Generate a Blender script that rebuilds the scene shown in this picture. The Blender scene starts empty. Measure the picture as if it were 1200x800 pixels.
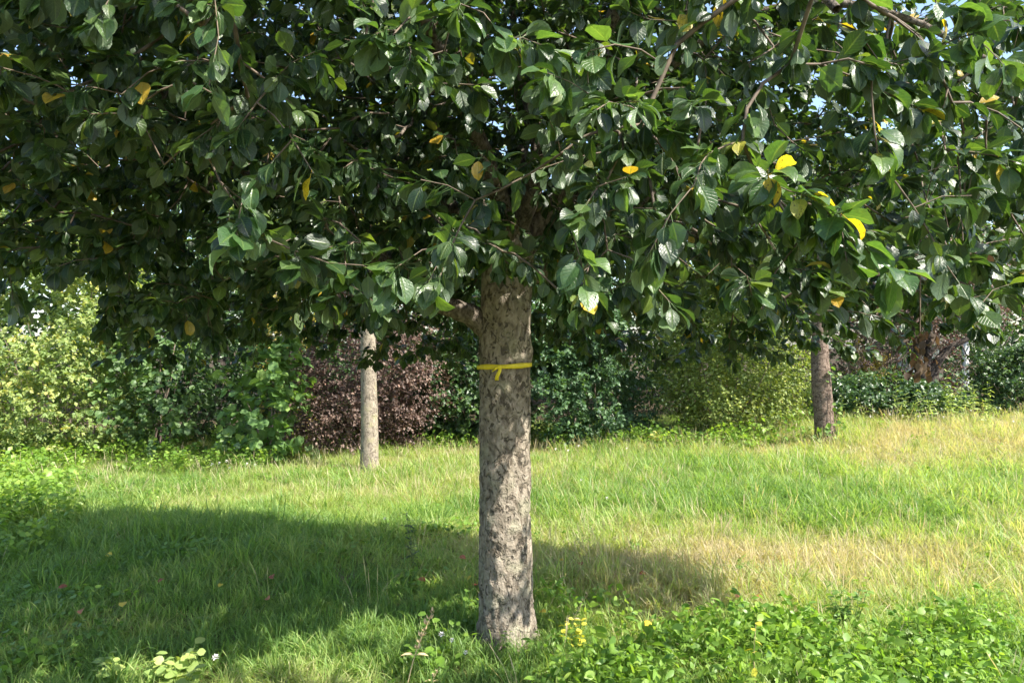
import bpy, math, random
import numpy as np
from mathutils import Vector, Matrix

SEED = 7
rng = np.random.default_rng(SEED)
random.seed(SEED)
S = bpy.context.scene
COL = S.collection

# ------------------------------------------------------------------ camera
CAM_H, FPX, HORIZON = 1.6, 867.0, 408.0
cd = bpy.data.cameras.new('camera')
cam = bpy.data.objects.new('camera', cd)
COL.objects.link(cam)
cam.location = (0, 0, CAM_H)
cam.rotation_euler = (math.radians(90), 0, 0)
cd.sensor_width = 36.0
cd.lens = 26.0
cd.shift_y = 8.0 / 1200.0
cd.clip_start = 0.05
cd.clip_end = 2000
S.camera = cam

# ------------------------------------------------------------------ light
SUN_EL, SUN_AZ = 50.0, 58.0            # azimuth: degrees to the right of straight behind the camera
_e, _a = math.radians(SUN_EL), math.radians(SUN_AZ)
SUN_DIR = Vector((math.sin(_a) * math.cos(_e), -math.cos(_a) * math.cos(_e), math.sin(_e)))
world = bpy.data.worlds.new('World')
S.world = world
world.use_nodes = True
wn = world.node_tree
wn.nodes.clear()
sky = wn.nodes.new('ShaderNodeTexSky')
sky.sky_type = 'NISHITA'
sky.sun_disc = False
sky.sun_elevation = _e
sky.sun_rotation = math.atan2(SUN_DIR.x, SUN_DIR.y)
sky.air_density = 1.0
sky.dust_density = 1.5
bg = wn.nodes.new('ShaderNodeBackground')
bg.inputs['Strength'].default_value = 0.13
wo = wn.nodes.new('ShaderNodeOutputWorld')
wn.links.new(sky.outputs[0], bg.inputs[0])
wn.links.new(bg.outputs[0], wo.inputs[0])
sl = bpy.data.lights.new('sun', 'SUN')
sl.energy = 5.0
sl.angle = math.radians(0.53)
sl.color = (1.0, 0.94, 0.83)
so = bpy.data.objects.new('sun', sl)
COL.objects.link(so)
so.rotation_euler = SUN_DIR.to_track_quat('Z', 'Y').to_euler()
so.location = (6, -4, 9)

S.view_settings.view_transform = 'Standard'
S.view_settings.look = 'None'
S.view_settings.gamma = 1.0
S.view_settings.use_curve_mapping = False
S.view_settings.exposure = 1.55
S.render.engine = 'CYCLES'
S.cycles.use_denoising = True
S.cycles.max_bounces = 4
S.cycles.diffuse_bounces = 2
S.cycles.transmission_bounces = 3
S.cycles.adaptive_threshold = 0.02
S.cycles.glossy_bounces = 2


# ------------------------------------------------------------------ helpers
def P(px, py, d):
    """world point seen at photo pixel (1200x800) at depth d"""
    return np.array([(px - 600) / FPX * d, d, CAM_H - (py - HORIZON) / FPX * d])


def ss(t, a, b):
    t = np.clip((np.asarray(t, float) - a) / (b - a), 0, 1)
    return t * t * (3 - 2 * t)


def ground_z(x, y):
    x = np.asarray(x, float)
    y = np.asarray(y, float)
    r = 0.50 * ss(y, 4.5, 12) * ss(x, -1.5, 6.5)
    near = 1 - ss(np.hypot(x, y - 6), 14, 24)
    b = 0.025 * np.sin(1.3 * x + 0.7 * y) * np.sin(0.9 * y - 0.6 * x + 1) + 0.012 * np.sin(3.1 * x + 1.2) * np.sin(2.7 * y)
    m = 0.07 * np.exp(-((x - 3.0) / 1.6) ** 2 - ((y - 6.9) / 0.8) ** 2)
    return r + b * near * ss(np.hypot(x + .03, y - 4.05), 0.3, 1.2) + m


def ground_point(px, py):
    """where the camera ray through a photo pixel meets the terrain"""
    d = 3.0
    for _ in range(600):
        p = P(px, py, d)
        if p[2] <= ground_z(p[0], p[1]):
            return p
        d += 0.025
    return P(px, py, d)


def tag(o, label=None, cat=None, group=None, kind=None):
    if label:
        o['label'] = label
    if cat:
        o['category'] = cat
    if group:
        o['group'] = group
    if kind:
        o['kind'] = kind
    return o


def empty(name, loc=(0, 0, 0), label=None, cat=None, group=None):
    o = bpy.data.objects.new(name, None)
    o.empty_display_size = 0.1
    o.location = loc
    COL.objects.link(o)
    return tag(o, label, cat, group)


def mesh_np(name, verts, faces, smooth=True, uv=None, fattr=None):
    """verts (n,3); faces list/array of equal-length index rows, or list of such arrays"""
    me = bpy.data.meshes.new(name)
    verts = np.ascontiguousarray(verts, dtype=np.float32)
    if isinstance(faces, list):
        faces = [np.asarray(f, dtype=np.int32) for f in faces if len(f)]
    else:
        faces = [np.asarray(faces, dtype=np.int32)]
    tot = np.concatenate([np.full(len(f), f.shape[1], np.int32) for f in faces])
    loops = np.concatenate([f.ravel() for f in faces])
    me.vertices.add(len(verts))
    me.vertices.foreach_set('co', verts.ravel())
    me.loops.add(len(loops))
    me.loops.foreach_set('vertex_index', loops)
    me.polygons.add(len(tot))
    start = np.concatenate([[0], np.cumsum(tot)[:-1]]).astype(np.int32)
    me.polygons.foreach_set('loop_start', start)
    me.polygons.foreach_set('loop_total', tot)
    me.polygons.foreach_set('use_smooth', np.full(len(tot), bool(smooth)))
    if uv is not None:
        l = me.uv_layers.new(name='UVMap')
        l.data.foreach_set('uv', np.asarray(uv, np.float32)[loops].ravel())
    if fattr is not None:
        for k, v in fattr.items():
            a = me.attributes.new(k, 'FLOAT', 'FACE')
            a.data.foreach_set('value', np.asarray(v, np.float32))
    me.update()
    me.validate()
    return me


def obj(name, me, mat=None, parent=None, loc=None):
    o = bpy.data.objects.new(name, me)
    COL.objects.link(o)
    if mat is not None and len(me.materials) == 0:
        me.materials.append(mat)
    if parent is not None:
        o.parent = parent
    if loc is not None:
        o.location = loc
    return o


def norm(v):
    v = np.asarray(v, float)
    return v / np.maximum(np.linalg.norm(v, axis=-1, keepdims=True), 1e-9)


class TubeSet:
    """collects tapered tubes into one vertex / quad list"""
    def __init__(self):
        self.v, self.f, self.n = [], [], 0

    def add(self, pts, rad, sides=6, cap=True):
        pts = np.asarray(pts, float)
        rad = np.asarray(rad, float)
        k = len(pts)
        t = np.gradient(pts, axis=0)
        t = norm(t)
        up = np.array([0.0, 0.0, 1.0]) if abs(t[0][2]) < 0.9 else np.array([1.0, 0, 0])
        a = norm(np.cross(t[0], up))
        ang = np.arange(sides) * 2 * math.pi / sides
        ca, sa = np.cos(ang), np.sin(ang)
        rings = np.empty((k, sides, 3))
        for i in range(k):
            a = a - t[i] * np.dot(a, t[i])
            a = a / max(np.linalg.norm(a), 1e-9)
            b = np.cross(t[i], a)
            rings[i] = pts[i] + rad[i] * (ca[:, None] * a + sa[:, None] * b)
        self.v.append(rings.reshape(-1, 3))
        i = np.arange(k - 1)[:, None] * sides
        j = np.arange(sides)[None, :]
        j2 = (j + 1) % sides
        q = np.stack([i + j, i + j2, i + sides + j2, i + sides + j], -1).reshape(-1, 4) + self.n
        self.f.append(q)
        self.n += k * sides
        return self

    def mesh(self, name):
        return mesh_np(name, np.concatenate(self.v), np.concatenate(self.f))


def tube_mesh(name, pts, rad, sides=8):
    return TubeSet().add(pts, rad, sides).mesh(name)


def vnoise(p, seed=0):
    """cheap smooth 3-D value noise, p (n,3) -> (n,) in 0..1"""
    p = np.asarray(p, float)
    i = np.floor(p).astype(np.int64)
    f = p - i
    f = f * f * (3 - 2 * f)

    def h(a, b, c):
        n = (a * 374761393 + b * 668265263 + c * 2147483647 + seed * 974634777) & 0xFFFFFFFF
        n = ((n ^ (n >> 13)) * 1274126177) & 0xFFFFFFFF
        return ((n ^ (n >> 16)) & 0xFFFF) / 65535.0
    out = 0
    for dx in (0, 1):
        for dy in (0, 1):
            for dz in (0, 1):
                w = (f[:, 0] if dx else 1 - f[:, 0]) * (f[:, 1] if dy else 1 - f[:, 1]) * (f[:, 2] if dz else 1 - f[:, 2])
                out = out + w * h(i[:, 0] + dx, i[:, 1] + dy, i[:, 2] + dz)
    return out


# ------------------------------------------------------------------ materials
def new_mat(name):
    m = bpy.data.materials.new(name)
    m.use_nodes = True
    nt = m.node_tree
    nt.nodes.clear()
    out = nt.nodes.new('ShaderNodeOutputMaterial')
    return m, nt, out


def ramp(nt, stops, interp='LINEAR'):
    r = nt.nodes.new('ShaderNodeValToRGB')
    r.color_ramp.interpolation = interp
    e = r.color_ramp.elements
    while len(e) > 1:
        e.remove(e[-1])
    e[0].position = stops[0][0]
    e[0].color = (*stops[0][1], 1)
    for p, c in stops[1:]:
        n = e.new(p)
        n.color = (*c, 1)
    return r


def leaf_shader(nt, out, color_socket, rough=0.45, trans=0.35, spec=0.5, under=None, tgain=(1.5, 1.5, 0.5), bump=None):
    """two-sided leaf: glossy cuticle above, paler matte underside, light passing through"""
    L = nt.links
    base = color_socket
    if under is not None:
        geo = nt.nodes.new('ShaderNodeNewGeometry')
        mx = nt.nodes.new('ShaderNodeMix')
        mx.data_type = 'RGBA'
        L.new(geo.outputs['Backfacing'], mx.inputs['Factor'])
        L.new(color_socket, mx.inputs['A'])
        m2 = nt.nodes.new('ShaderNodeMix')
        m2.data_type = 'RGBA'
        m2.inputs['Factor'].default_value = 0.6
        L.new(color_socket, m2.inputs['A'])
        m2.inputs['B'].default_value = (*under, 1)
        L.new(m2.outputs['Result'], mx.inputs['B'])
        base = mx.outputs['Result']
    p = nt.nodes.new('ShaderNodeBsdfPrincipled')
    p.inputs['Roughness'].default_value = rough
    p.inputs['Specular IOR Level'].default_value = spec
    L.new(base, p.inputs['Base Color'])
    tr = nt.nodes.new('ShaderNodeBsdfTranslucent')
    tc = nt.nodes.new('ShaderNodeMix')
    tc.data_type = 'RGBA'
    tc.blend_type = 'MULTIPLY'
    tc.inputs['Factor'].default_value = 1.0
    tc.clamp_result = False
    L.new(color_socket, tc.inputs['A'])
    tc.inputs['B'].default_value = (*[g * 1.6 for g in tgain], 1)
    L.new(tc.outputs['Result'], tr.inputs['Color'])
    ms = nt.nodes.new('ShaderNodeMixShader')
    ms.inputs[0].default_value = trans
    L.new(p.outputs[0], ms.inputs[1])
    L.new(tr.outputs[0], ms.inputs[2])
    L.new(ms.outputs[0], out.inputs[0])
    if bump is not None:
        L.new(bump, p.inputs['Normal'])
        L.new(bump, tr.inputs['Normal'])
    return p


def mass_leaf_mat(name, stops, rough=0.5, trans=0.35, under=None, spec=0.4, tgain=(1.5, 1.5, 0.5)):
    """leaf colour from the per-leaf attribute 'rnd'"""
    m, nt, out = new_mat(name)
    a = nt.nodes.new('ShaderNodeAttribute')
    a.attribute_name = 'rnd'
    r = ramp(nt, stops)
    nt.links.new(a.outputs['Fac'], r.inputs[0])
    leaf_shader(nt, out, r.outputs[0], rough, trans, spec, under, tgain)
    return m


def hero_leaf_mat(name, stops, spots=False, rough=0.42, trans=0.33, under=(0.16, 0.23, 0.12), mass=False):
    m, nt, out = new_mat(name)
    L = nt.links
    oi = nt.nodes.new('ShaderNodeObjectInfo')
    r = ramp(nt, stops)
    rsock = oi.outputs['Random']
    if mass:
        at_ = nt.nodes.new('ShaderNodeAttribute')
        at_.attribute_name = 'rnd'
        rsock = at_.outputs['Fac']
    L.new(rsock, r.inputs[0])
    uv = nt.nodes.new('ShaderNodeTexCoord')
    sep = nt.nodes.new('ShaderNodeSeparateXYZ')
    L.new(uv.outputs['UV'], sep.inputs[0])

    def math_(op, a, b=None):
        n = nt.nodes.new('ShaderNodeMath')
        n.operation = op
        for i, s in enumerate((a, b)):
            if s is None:
                continue
            if isinstance(s, (int, float)):
                n.inputs[i].default_value = s
            else:
                L.new(s, n.inputs[i])
        return n.outputs[0]
    v = math_('ABSOLUTE', math_('SUBTRACT', sep.outputs[1], 0.5))          # 0 midrib .. 0.5 edge
    lat = math_('ABSOLUTE', math_('SINE', math_('MULTIPLY', math_('SUBTRACT', sep.outputs[0], math_('MULTIPLY', v, 0.55)), 25.0)))
    latv = math_('POWER', math_('SUBTRACT', 1.0, lat), 6.0)
    mid = math_('POWER', math_('SUBTRACT', 1.0, math_('MINIMUM', math_('MULTIPLY', v, 12.0), 1.0)), 1.5)
    vein = math_('MINIMUM', math_('ADD', math_('MULTIPLY', latv, 0.45), mid), 1.0)
    no = nt.nodes.new('ShaderNodeTexNoise')
    no.noise_dimensions = '4D'
    no.inputs['Scale'].default_value = 7
    no.inputs['Detail'].default_value = 4
    L.new(uv.outputs['UV'], no.inputs['Vector'])
    L.new(math_('MULTIPLY', rsock, 60.0), no.inputs['W'])
    nr = ramp(nt, [(0.3, (0.72, 0.74, 0.7)), (0.7, (1.22, 1.18, 1.15))])
    L.new(no.outputs['Fac'], nr.inputs[0])
    mu = nt.nodes.new('ShaderNodeMix')
    mu.data_type = 'RGBA'
    mu.blend_type = 'MULTIPLY'
    mu.inputs['Factor'].default_value = 1
    L.new(r.outputs[0], mu.inputs['A'])
    L.new(nr.outputs[0], mu.inputs['B'])
    c = mu.outputs['Result']
    vm = nt.nodes.new('ShaderNodeMix')
    vm.data_type = 'RGBA'
    L.new(math_('MULTIPLY', vein, 0.32), vm.inputs['Factor'])
    L.new(c, vm.inputs['A'])
    vm.inputs['B'].default_value = (0.22, 0.30, 0.09, 1) if not spots else (0.62, 0.50, 0.08, 1)
    c = vm.outputs['Result']
    if spots:
        n2 = nt.nodes.new('ShaderNodeTexVoronoi')
        n2.inputs['Scale'].default_value = 9
        L.new(uv.outputs['Object'], n2.inputs['Vector'])
        n3 = nt.nodes.new('ShaderNodeTexNoise')
        n3.inputs['Scale'].default_value = 6
        L.new(uv.outputs['Object'], n3.inputs['Vector'])
        f = math_('MULTIPLY', math_('LESS_THAN', n2.outputs['Distance'], 0.27), math_('GREATER_THAN', n3.outputs['Fac'], 0.45))
        sm = nt.nodes.new('ShaderNodeMix')
        sm.data_type = 'RGBA'
        L.new(math_('MULTIPLY', f, 0.85), sm.inputs['Factor'])
        L.new(c, sm.inputs['A'])
        sm.inputs['B'].default_value = (0.075, 0.04, 0.012, 1)
        c = sm.outputs['Result']
    b = nt.nodes.new('ShaderNodeBump')
    b.inputs['Strength'].default_value = 0.4
    b.inputs['Distance'].default_value = 0.004
    hh = math_('ADD', math_('MULTIPLY', vein, -1.0), math_('MULTIPLY', no.outputs['Fac'], 0.9))
    L.new(hh, b.inputs['Height'])
    leaf_shader(nt, out, c, rough, trans, 0.5, under, (1.5, 1.5, 0.45), b.outputs[0])
    return m


def bark_mat(name, dark, mid, light, scale=1.0, lichen=None, bump=1.0, stretch=0.35, crack=0.35):
    m, nt, out = new_mat(name)
    L = nt.links
    tc = nt.nodes.new('ShaderNodeTexCoord')
    mp = nt.nodes.new('ShaderNodeMapping')
    mp.inputs['Scale'].default_value = (scale, scale, scale * stretch)
    L.new(tc.outputs['Object'], mp.inputs[0])
    n1 = nt.nodes.new('ShaderNodeTexNoise')
    n1.inputs['Scale'].default_value = 26
    n1.inputs['Detail'].default_value = 6
    n1.inputs['Distortion'].default_value = 1.1
    L.new(mp.outputs[0], n1.inputs[0])
    r1 = ramp(nt, [(0.30, dark), (0.44, mid), (0.62, light), (0.8, mid)])
    L.new(n1.outputs['Fac'], r1.inputs[0])
    mp2 = nt.nodes.new('ShaderNodeMapping')
    mp2.inputs['Scale'].default_value = (scale, scale, scale * 0.7)
    L.new(tc.outputs['Object'], mp2.inputs[0])
    n2 = nt.nodes.new('ShaderNodeTexNoise')
    n2.inputs['Scale'].default_value = 34
    n2.inputs['Detail'].default_value = 3
    n2.inputs['Distortion'].default_value = 1.6
    L.new(mp2.outputs[0], n2.inputs[0])
    r2 = ramp(nt, [(0.37, (0, 0, 0)), (0.455, (1, 1, 1))])
    L.new(n2.outputs['Fac'], r2.inputs[0])
    mx = nt.nodes.new('ShaderNodeMix')
    mx.data_type = 'RGBA'
    L.new(r2.outputs[0], mx.inputs['Factor'])
    mx.inputs['A'].default_value = (*[c * crack for c in mid], 1)
    L.new(r1.outputs[0], mx.inputs['B'])
    col = mx.outputs['Result']
    if lichen:
        n3 = nt.nodes.new('ShaderNodeTexNoise')
        n3.inputs['Scale'].default_value = 9 * scale
        n3.inputs['Detail'].default_value = 5
        L.new(tc.outputs['Object'], n3.inputs[0])
        r3 = ramp(nt, [(0.52, (0, 0, 0)), (0.66, (1, 1, 1))])
        L.new(n3.outputs['Fac'], r3.inputs[0])
        m3 = nt.nodes.new('ShaderNodeMix')
        m3.data_type = 'RGBA'
        mm = nt.nodes.new('ShaderNodeMath')
        mm.operation = 'MULTIPLY'
        mm.inputs[1].default_value = 0.55
        L.new(r3.outputs[0], mm.inputs[0])
        L.new(mm.outputs[0], m3.inputs['Factor'])
        L.new(col, m3.inputs['A'])
        m3.inputs['B'].default_value = (*lichen, 1)
        col = m3.outputs['Result']
    n4 = nt.nodes.new('ShaderNodeTexNoise')
    n4.inputs['Scale'].default_value = 120 * scale
    n4.inputs['Detail'].default_value = 4
    L.new(tc.outputs['Object'], n4.inputs[0])
    ad = nt.nodes.new('ShaderNodeMath')
    ad.operation = 'MULTIPLY_ADD'
    L.new(r2.outputs[0], ad.inputs[0])
    ad.inputs[1].default_value = 1.2
    L.new(n4.outputs['Fac'], ad.inputs[2])
    a2 = nt.nodes.new('ShaderNodeMath')
    a2.operation = 'ADD'
    L.new(ad.outputs[0], a2.inputs[0])
    L.new(n1.outputs['Fac'], a2.inputs[1])
    b = nt.nodes.new('ShaderNodeBump')
    b.inputs['Strength'].default_value = 0.8 * bump
    b.inputs['Distance'].default_value = 0.009
    L.new(a2.outputs[0], b.inputs['Height'])
    p = nt.nodes.new('ShaderNodeBsdfPrincipled')
    p.inputs['Roughness'].default_value = 0.9
    p.inputs['Specular IOR Level'].default_value = 0.2
    L.new(col, p.inputs['Base Color'])
    L.new(b.outputs[0], p.inputs['Normal'])
    L.new(p.outputs[0], out.inputs[0])
    return m


def plain_mat(name, c, rough=0.7, var=0.25, scale=30, spec=0.3):
    m, nt, out = new_mat(name)
    tc = nt.nodes.new('ShaderNodeTexCoord')
    n = nt.nodes.new('ShaderNodeTexNoise')
    n.inputs['Scale'].default_value = scale
    n.inputs['Detail'].default_value = 5
    nt.links.new(tc.outputs['Object'], n.inputs[0])
    r = ramp(nt, [(0.3, tuple(x * (1 - var) for x in c)), (0.7, tuple(min(1, x * (1 + var)) for x in c))])
    nt.links.new(n.outputs['Fac'], r.inputs[0])
    p = nt.nodes.new('ShaderNodeBsdfPrincipled')
    p.inputs['Roughness'].default_value = rough
    p.inputs['Specular IOR Level'].default_value = spec
    nt.links.new(r.outputs[0], p.inputs['Base Color'])
    nt.links.new(p.outputs[0], out.inputs[0])
    return m


def grass_mat(name, stops, trans=0.35, rough=0.55):
    """blade colour from the tuft's own 'tint' (point attribute) and a per-blade variation"""
    m, nt, out = new_mat(name)
    L = nt.links
    a = nt.nodes.new('ShaderNodeAttribute')
    a.attribute_type = 'INSTANCER'
    a.attribute_name = 'tint'
    b = nt.nodes.new('ShaderNodeAttribute')
    b.attribute_name = 'rnd'
    ma = nt.nodes.new('ShaderNodeMath')
    ma.operation = 'MULTIPLY_ADD'
    L.new(b.outputs['Fac'], ma.inputs[0])
    ma.inputs[1].default_value = 0.5
    m2 = nt.nodes.new('ShaderNodeMath')
    m2.operation = 'SUBTRACT'
    L.new(a.outputs['Fac'], m2.inputs[0])
    m2.inputs[1].default_value = 0.25
    L.new(m2.outputs[0], ma.inputs[2])
    r = ramp(nt, stops)
    L.new(ma.outputs[0], r.inputs[0])
    leaf_shader(nt, out, r.outputs[0], rough, trans, 0.35, None, (1.35, 1.35, 0.6))
    return m


M = {}
M['bark'] = bark_mat('apple_bark', (0.085, 0.068, 0.05), (0.185, 0.155, 0.12), (0.29, 0.25, 0.20), 0.85, (0.27, 0.26, 0.18), 1.1, 0.6, 0.46)
M['bark_pale'] = bark_mat('pale_bark', (0.12, 0.10, 0.08), (0.22, 0.185, 0.145), (0.31, 0.265, 0.21), 0.9, (0.30, 0.28, 0.16), 0.8, 0.6, 0.6)
M['bark_brown'] = bark_mat('brown_bark', (0.05, 0.036, 0.028), (0.14, 0.10, 0.078), (0.23, 0.175, 0.14), 0.8, None, 0.8, 1.6, 0.55)
M['bark_dark'] = bark_mat('dark_bark', (0.02, 0.016, 0.013), (0.045, 0.036, 0.03), (0.08, 0.066, 0.055), 1.0, None, 1.0, 0.5, 0.5)
M['limb'] = bark_mat('limb_bark', (0.05, 0.04, 0.032), (0.11, 0.09, 0.07), (0.19, 0.16, 0.13), 1.2, None, 0.8, 0.5, 0.5)
M['twig'] = plain_mat('twig_bark', (0.12, 0.092, 0.068), 0.8, 0.5, 25)
M['dry_twig'] = plain_mat('dry_twig', (0.20, 0.155, 0.125), 0.85, 0.45, 25)

APPLE = [(0.0, (0.011, 0.030, 0.011)), (0.35, (0.018, 0.044, 0.014)), (0.65, (0.028, 0.062, 0.018)), (0.93, (0.056, 0.10, 0.024)),
         (0.972, (0.12, 0.17, 0.03)), (0.985, (0.34, 0.26, 0.03)), (1.0, (0.36, 0.23, 0.03))]  # greens kept extra dark: shade of the crown's interior put into the colour
M['apple_leaf'] = mass_leaf_mat('apple_leaf_far', APPLE, 0.42, 0.30, (0.12, 0.17, 0.10), 0.45)
M['apple_mass'] = hero_leaf_mat('apple_leaf_mass', APPLE, False, 0.37, 0.29, (0.10, 0.15, 0.085), True)
M['hero_leaf'] = hero_leaf_mat('apple_leaf', [(0, (0.034, 0.080, 0.028)), (0.5, (0.055, 0.112, 0.036)), (1, (0.09, 0.155, 0.045))], rough=.36)  # lighter copy of the apple leaf green, sunlight on the front sprays painted in
M['yellow_leaf'] = hero_leaf_mat('yellowed_apple_leaf', [(0, (0.46, 0.34, 0.03)), (0.6, (0.50, 0.36, 0.03)), (1, (0.30, 0.30, 0.05))], True, 0.5, 0.4, (0.5, 0.38, 0.06))


# ------------------------------------------------------------------ ground
def spaced(a, b, fine_a, fine_b, step, far):
    f = np.arange(fine_a, fine_b + 1e-6, step)
    k = np.geomspace(step, 1, far)
    lo = fine_a - (k - k[0] + step * 0) / (k[-1] - k[0]) * (fine_a - a)
    hi = fine_b + (k - k[0]) / (k[-1] - k[0]) * (b - fine_b)
    return np.unique(np.concatenate([lo[::-1], f, hi]))


gx = spaced(-400, 400, -14, 16, 0.15, 26)
gy = spaced(-200, 900, -2, 22, 0.15, 26)
X, Y = np.meshgrid(gx, gy)
Z = ground_z(X, Y)
nx, ny = len(gx), len(gy)
ii = (np.arange(ny - 1)[:, None] * nx + np.arange(nx - 1)[None, :]).ravel()
gme = mesh_np('ground', np.stack([X, Y, Z], -1).reshape(-1, 3), np.stack([ii, ii + 1, ii + nx + 1, ii + nx], -1))
m, nt, out = new_mat('meadow_soil')
tc = nt.nodes.new('ShaderNodeTexCoord')
n1 = nt.nodes.new('ShaderNodeTexNoise')
n1.inputs['Scale'].default_value = 2.2
n1.inputs['Detail'].default_value = 8
nt.links.new(tc.outputs['Object'], n1.inputs[0])
r1 = ramp(nt, [(0.3, (0.10, 0.12, 0.04)), (0.5, (0.16, 0.165, 0.06)), (0.72, (0.22, 0.185, 0.10))])
nt.links.new(n1.outputs['Fac'], r1.inputs[0])
n2 = nt.nodes.new('ShaderNodeTexNoise')
n2.inputs['Scale'].default_value = 60
n2.inputs['Detail'].default_value = 6
nt.links.new(tc.outputs['Object'], n2.inputs[0])
b = nt.nodes.new('ShaderNodeBump')
b.inputs['Distance'].default_value = 0.03
nt.links.new(n2.outputs['Fac'], b.inputs['Height'])
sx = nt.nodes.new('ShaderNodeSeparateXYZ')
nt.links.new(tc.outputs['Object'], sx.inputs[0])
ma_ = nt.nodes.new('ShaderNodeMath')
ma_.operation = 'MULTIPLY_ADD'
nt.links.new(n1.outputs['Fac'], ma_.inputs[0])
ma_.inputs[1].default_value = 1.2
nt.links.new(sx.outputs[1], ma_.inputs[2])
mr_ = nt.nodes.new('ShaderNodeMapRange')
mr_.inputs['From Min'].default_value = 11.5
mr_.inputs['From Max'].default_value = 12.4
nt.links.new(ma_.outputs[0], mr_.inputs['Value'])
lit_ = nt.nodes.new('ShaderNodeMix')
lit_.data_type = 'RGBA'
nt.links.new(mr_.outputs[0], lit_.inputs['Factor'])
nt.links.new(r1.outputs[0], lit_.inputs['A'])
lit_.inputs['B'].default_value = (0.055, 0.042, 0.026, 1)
p = nt.nodes.new('ShaderNodeBsdfPrincipled')
p.inputs['Roughness'].default_value = 0.95
p.inputs['Specular IOR Level'].default_value = 0.1
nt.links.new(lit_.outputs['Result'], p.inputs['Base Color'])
nt.links.new(b.outputs[0], p.inputs['Normal'])
nt.links.new(p.outputs[0], out.inputs[0])
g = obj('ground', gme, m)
tag(g, 'gently rising meadow soil under the long grass', 'ground', kind='structure')


# ------------------------------------------------------------------ leaves
def leaf_template(nu, nv, W, fold, curl, wave, seed, peak=0.45, tipk=1.0):
    r = np.random.default_rng(seed)
    u = np.linspace(0, 1, nu + 1)
    v = np.linspace(-1, 1, nv + 1)
    prof = np.sin(math.pi * np.clip(u, 0, 1) ** (math.log(0.5) / math.log(peak)))
    prof = np.clip(prof, 0, 1) ** 0.78
    prof = prof * (1 - 0.25 * tipk * np.clip((u - 0.75) / 0.25, 0, 1))
    prof[0], prof[-1] = 0.05, 0.015
    ang = curl * (u ** 1.3)
    du = 1.0 / nu
    xs = np.concatenate([[0], np.cumsum(np.cos(ang[:-1]) * du)])
    zs = np.concatenate([[0], -np.cumsum(np.sin(ang[:-1]) * du)])
    ph = r.uniform(0, 6.28, 2)
    V = []
    UV = []
    for i in range(nu + 1):
        for j in range(nv + 1):
            w = 0.5 * W * prof[i] * v[j]
            wl = wave * abs(v[j]) ** 2 * math.sin(9 * u[i] + ph[0 if v[j] < 0 else 1]) * prof[i]
            lift = abs(w) * math.tan(fold) - 0.6 * fold * W * 0.25 * v[j] ** 2 * prof[i]
            nx_, nz_ = math.sin(ang[i]), math.cos(ang[i])
            V.append((xs[i] + (lift + wl) * nx_, w * math.cos(fold), zs[i] + (lift + wl) * nz_))
            UV.append((u[i], v[j] * 0.5 + 0.5))
    F = []
    for i in range(nu):
        for j in range(nv):
            a = i * (nv + 1) + j
            F.append((a, a + nv + 1, a + nv + 2, a + 1))
    return np.array(V), np.array(F), np.array(UV)


LOW_LEAF = (np.array([(0, 0, 0), (.48, .36, .10), (.52, -.36, .10), (1, 0, -.16), (.5, 0, 0.0)], float),
            np.array([(0, 4, 1), (0, 2, 4), (4, 3, 1), (2, 3, 4)]), None)
ROUND_LEAF = (np.array([(0, 0, 0), (.3, .42, .08), (.75, .38, .04), (1, 0, -.1), (.75, -.38, .04), (.3, -.42, .08), (.5, 0, 0)], float),
              np.array([(6, 1, 0), (6, 2, 1), (6, 3, 2), (6, 4, 3), (6, 5, 4), (6, 0, 5)]), None)


def place_leaves(templates, pos, d, n, size, which, rnd):
    """merge leaves into one vertex / face set"""
    b = norm(np.cross(n, d))
    n = np.cross(d, b)
    VV, FF, RR = [], [], []
    off = 0
    for k, (tv, tf, _) in enumerate(templates):
        s = np.nonzero(which == k)[0]
        if not len(s):
            continue
        v = (pos[s][:, None, :] + size[s][:, None, None] * (tv[None, :, 0:1] * d[s][:, None, :] + tv[None, :, 1:2] * b[s][:, None, :] + tv[None, :, 2:3] * n[s][:, None, :]))
        f = tf[None] + (np.arange(len(s)) * len(tv))[:, None, None] + off
        VV.append(v.reshape(-1, 3))
        FF.append(f.reshape(-1, tf.shape[1]))
        RR.append(np.repeat(rnd[s], len(tf)))
        off += len(s) * len(tv)
    return np.concatenate(VV), np.concatenate(FF), np.concatenate(RR)


def leaf_frames(axis, nleaf, rng_, droop=0.55, upness=0.9):
    """leaf directions and normals for leaves set round shoot axes (n,3)"""
    k = len(axis)
    r = rng_.normal(size=(k, 3))
    r = r - axis * np.sum(r * axis, 1, keepdims=True)
    r = norm(r)
    d = norm(0.9 * r + 0.55 * axis + np.array([0, 0, -1.0]) * (droop * rng_.uniform(0.3, 1.6, (k, 1))))
    nn = np.array([0, 0, 1.0]) * upness + 0.45 * r * rng_.uniform(0, 1, (k, 1)) + rng_.normal(size=(k, 3)) * 0.38 + np.array(SUN_DIR)[None] * 0.1
    nn = nn - d * np.sum(nn * d, 1, keepdims=True)
    return d, norm(nn)


# ------------------------------------------------------------------ the apple tree
TX, TY = -0.03, 4.05
tree = empty('apple_tree', (TX, TY, 0), 'spreading apple tree with a yellow ribbon tied round its grey flaky trunk', 'tree')
T0 = np.array([TX, TY, 0.0])

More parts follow.
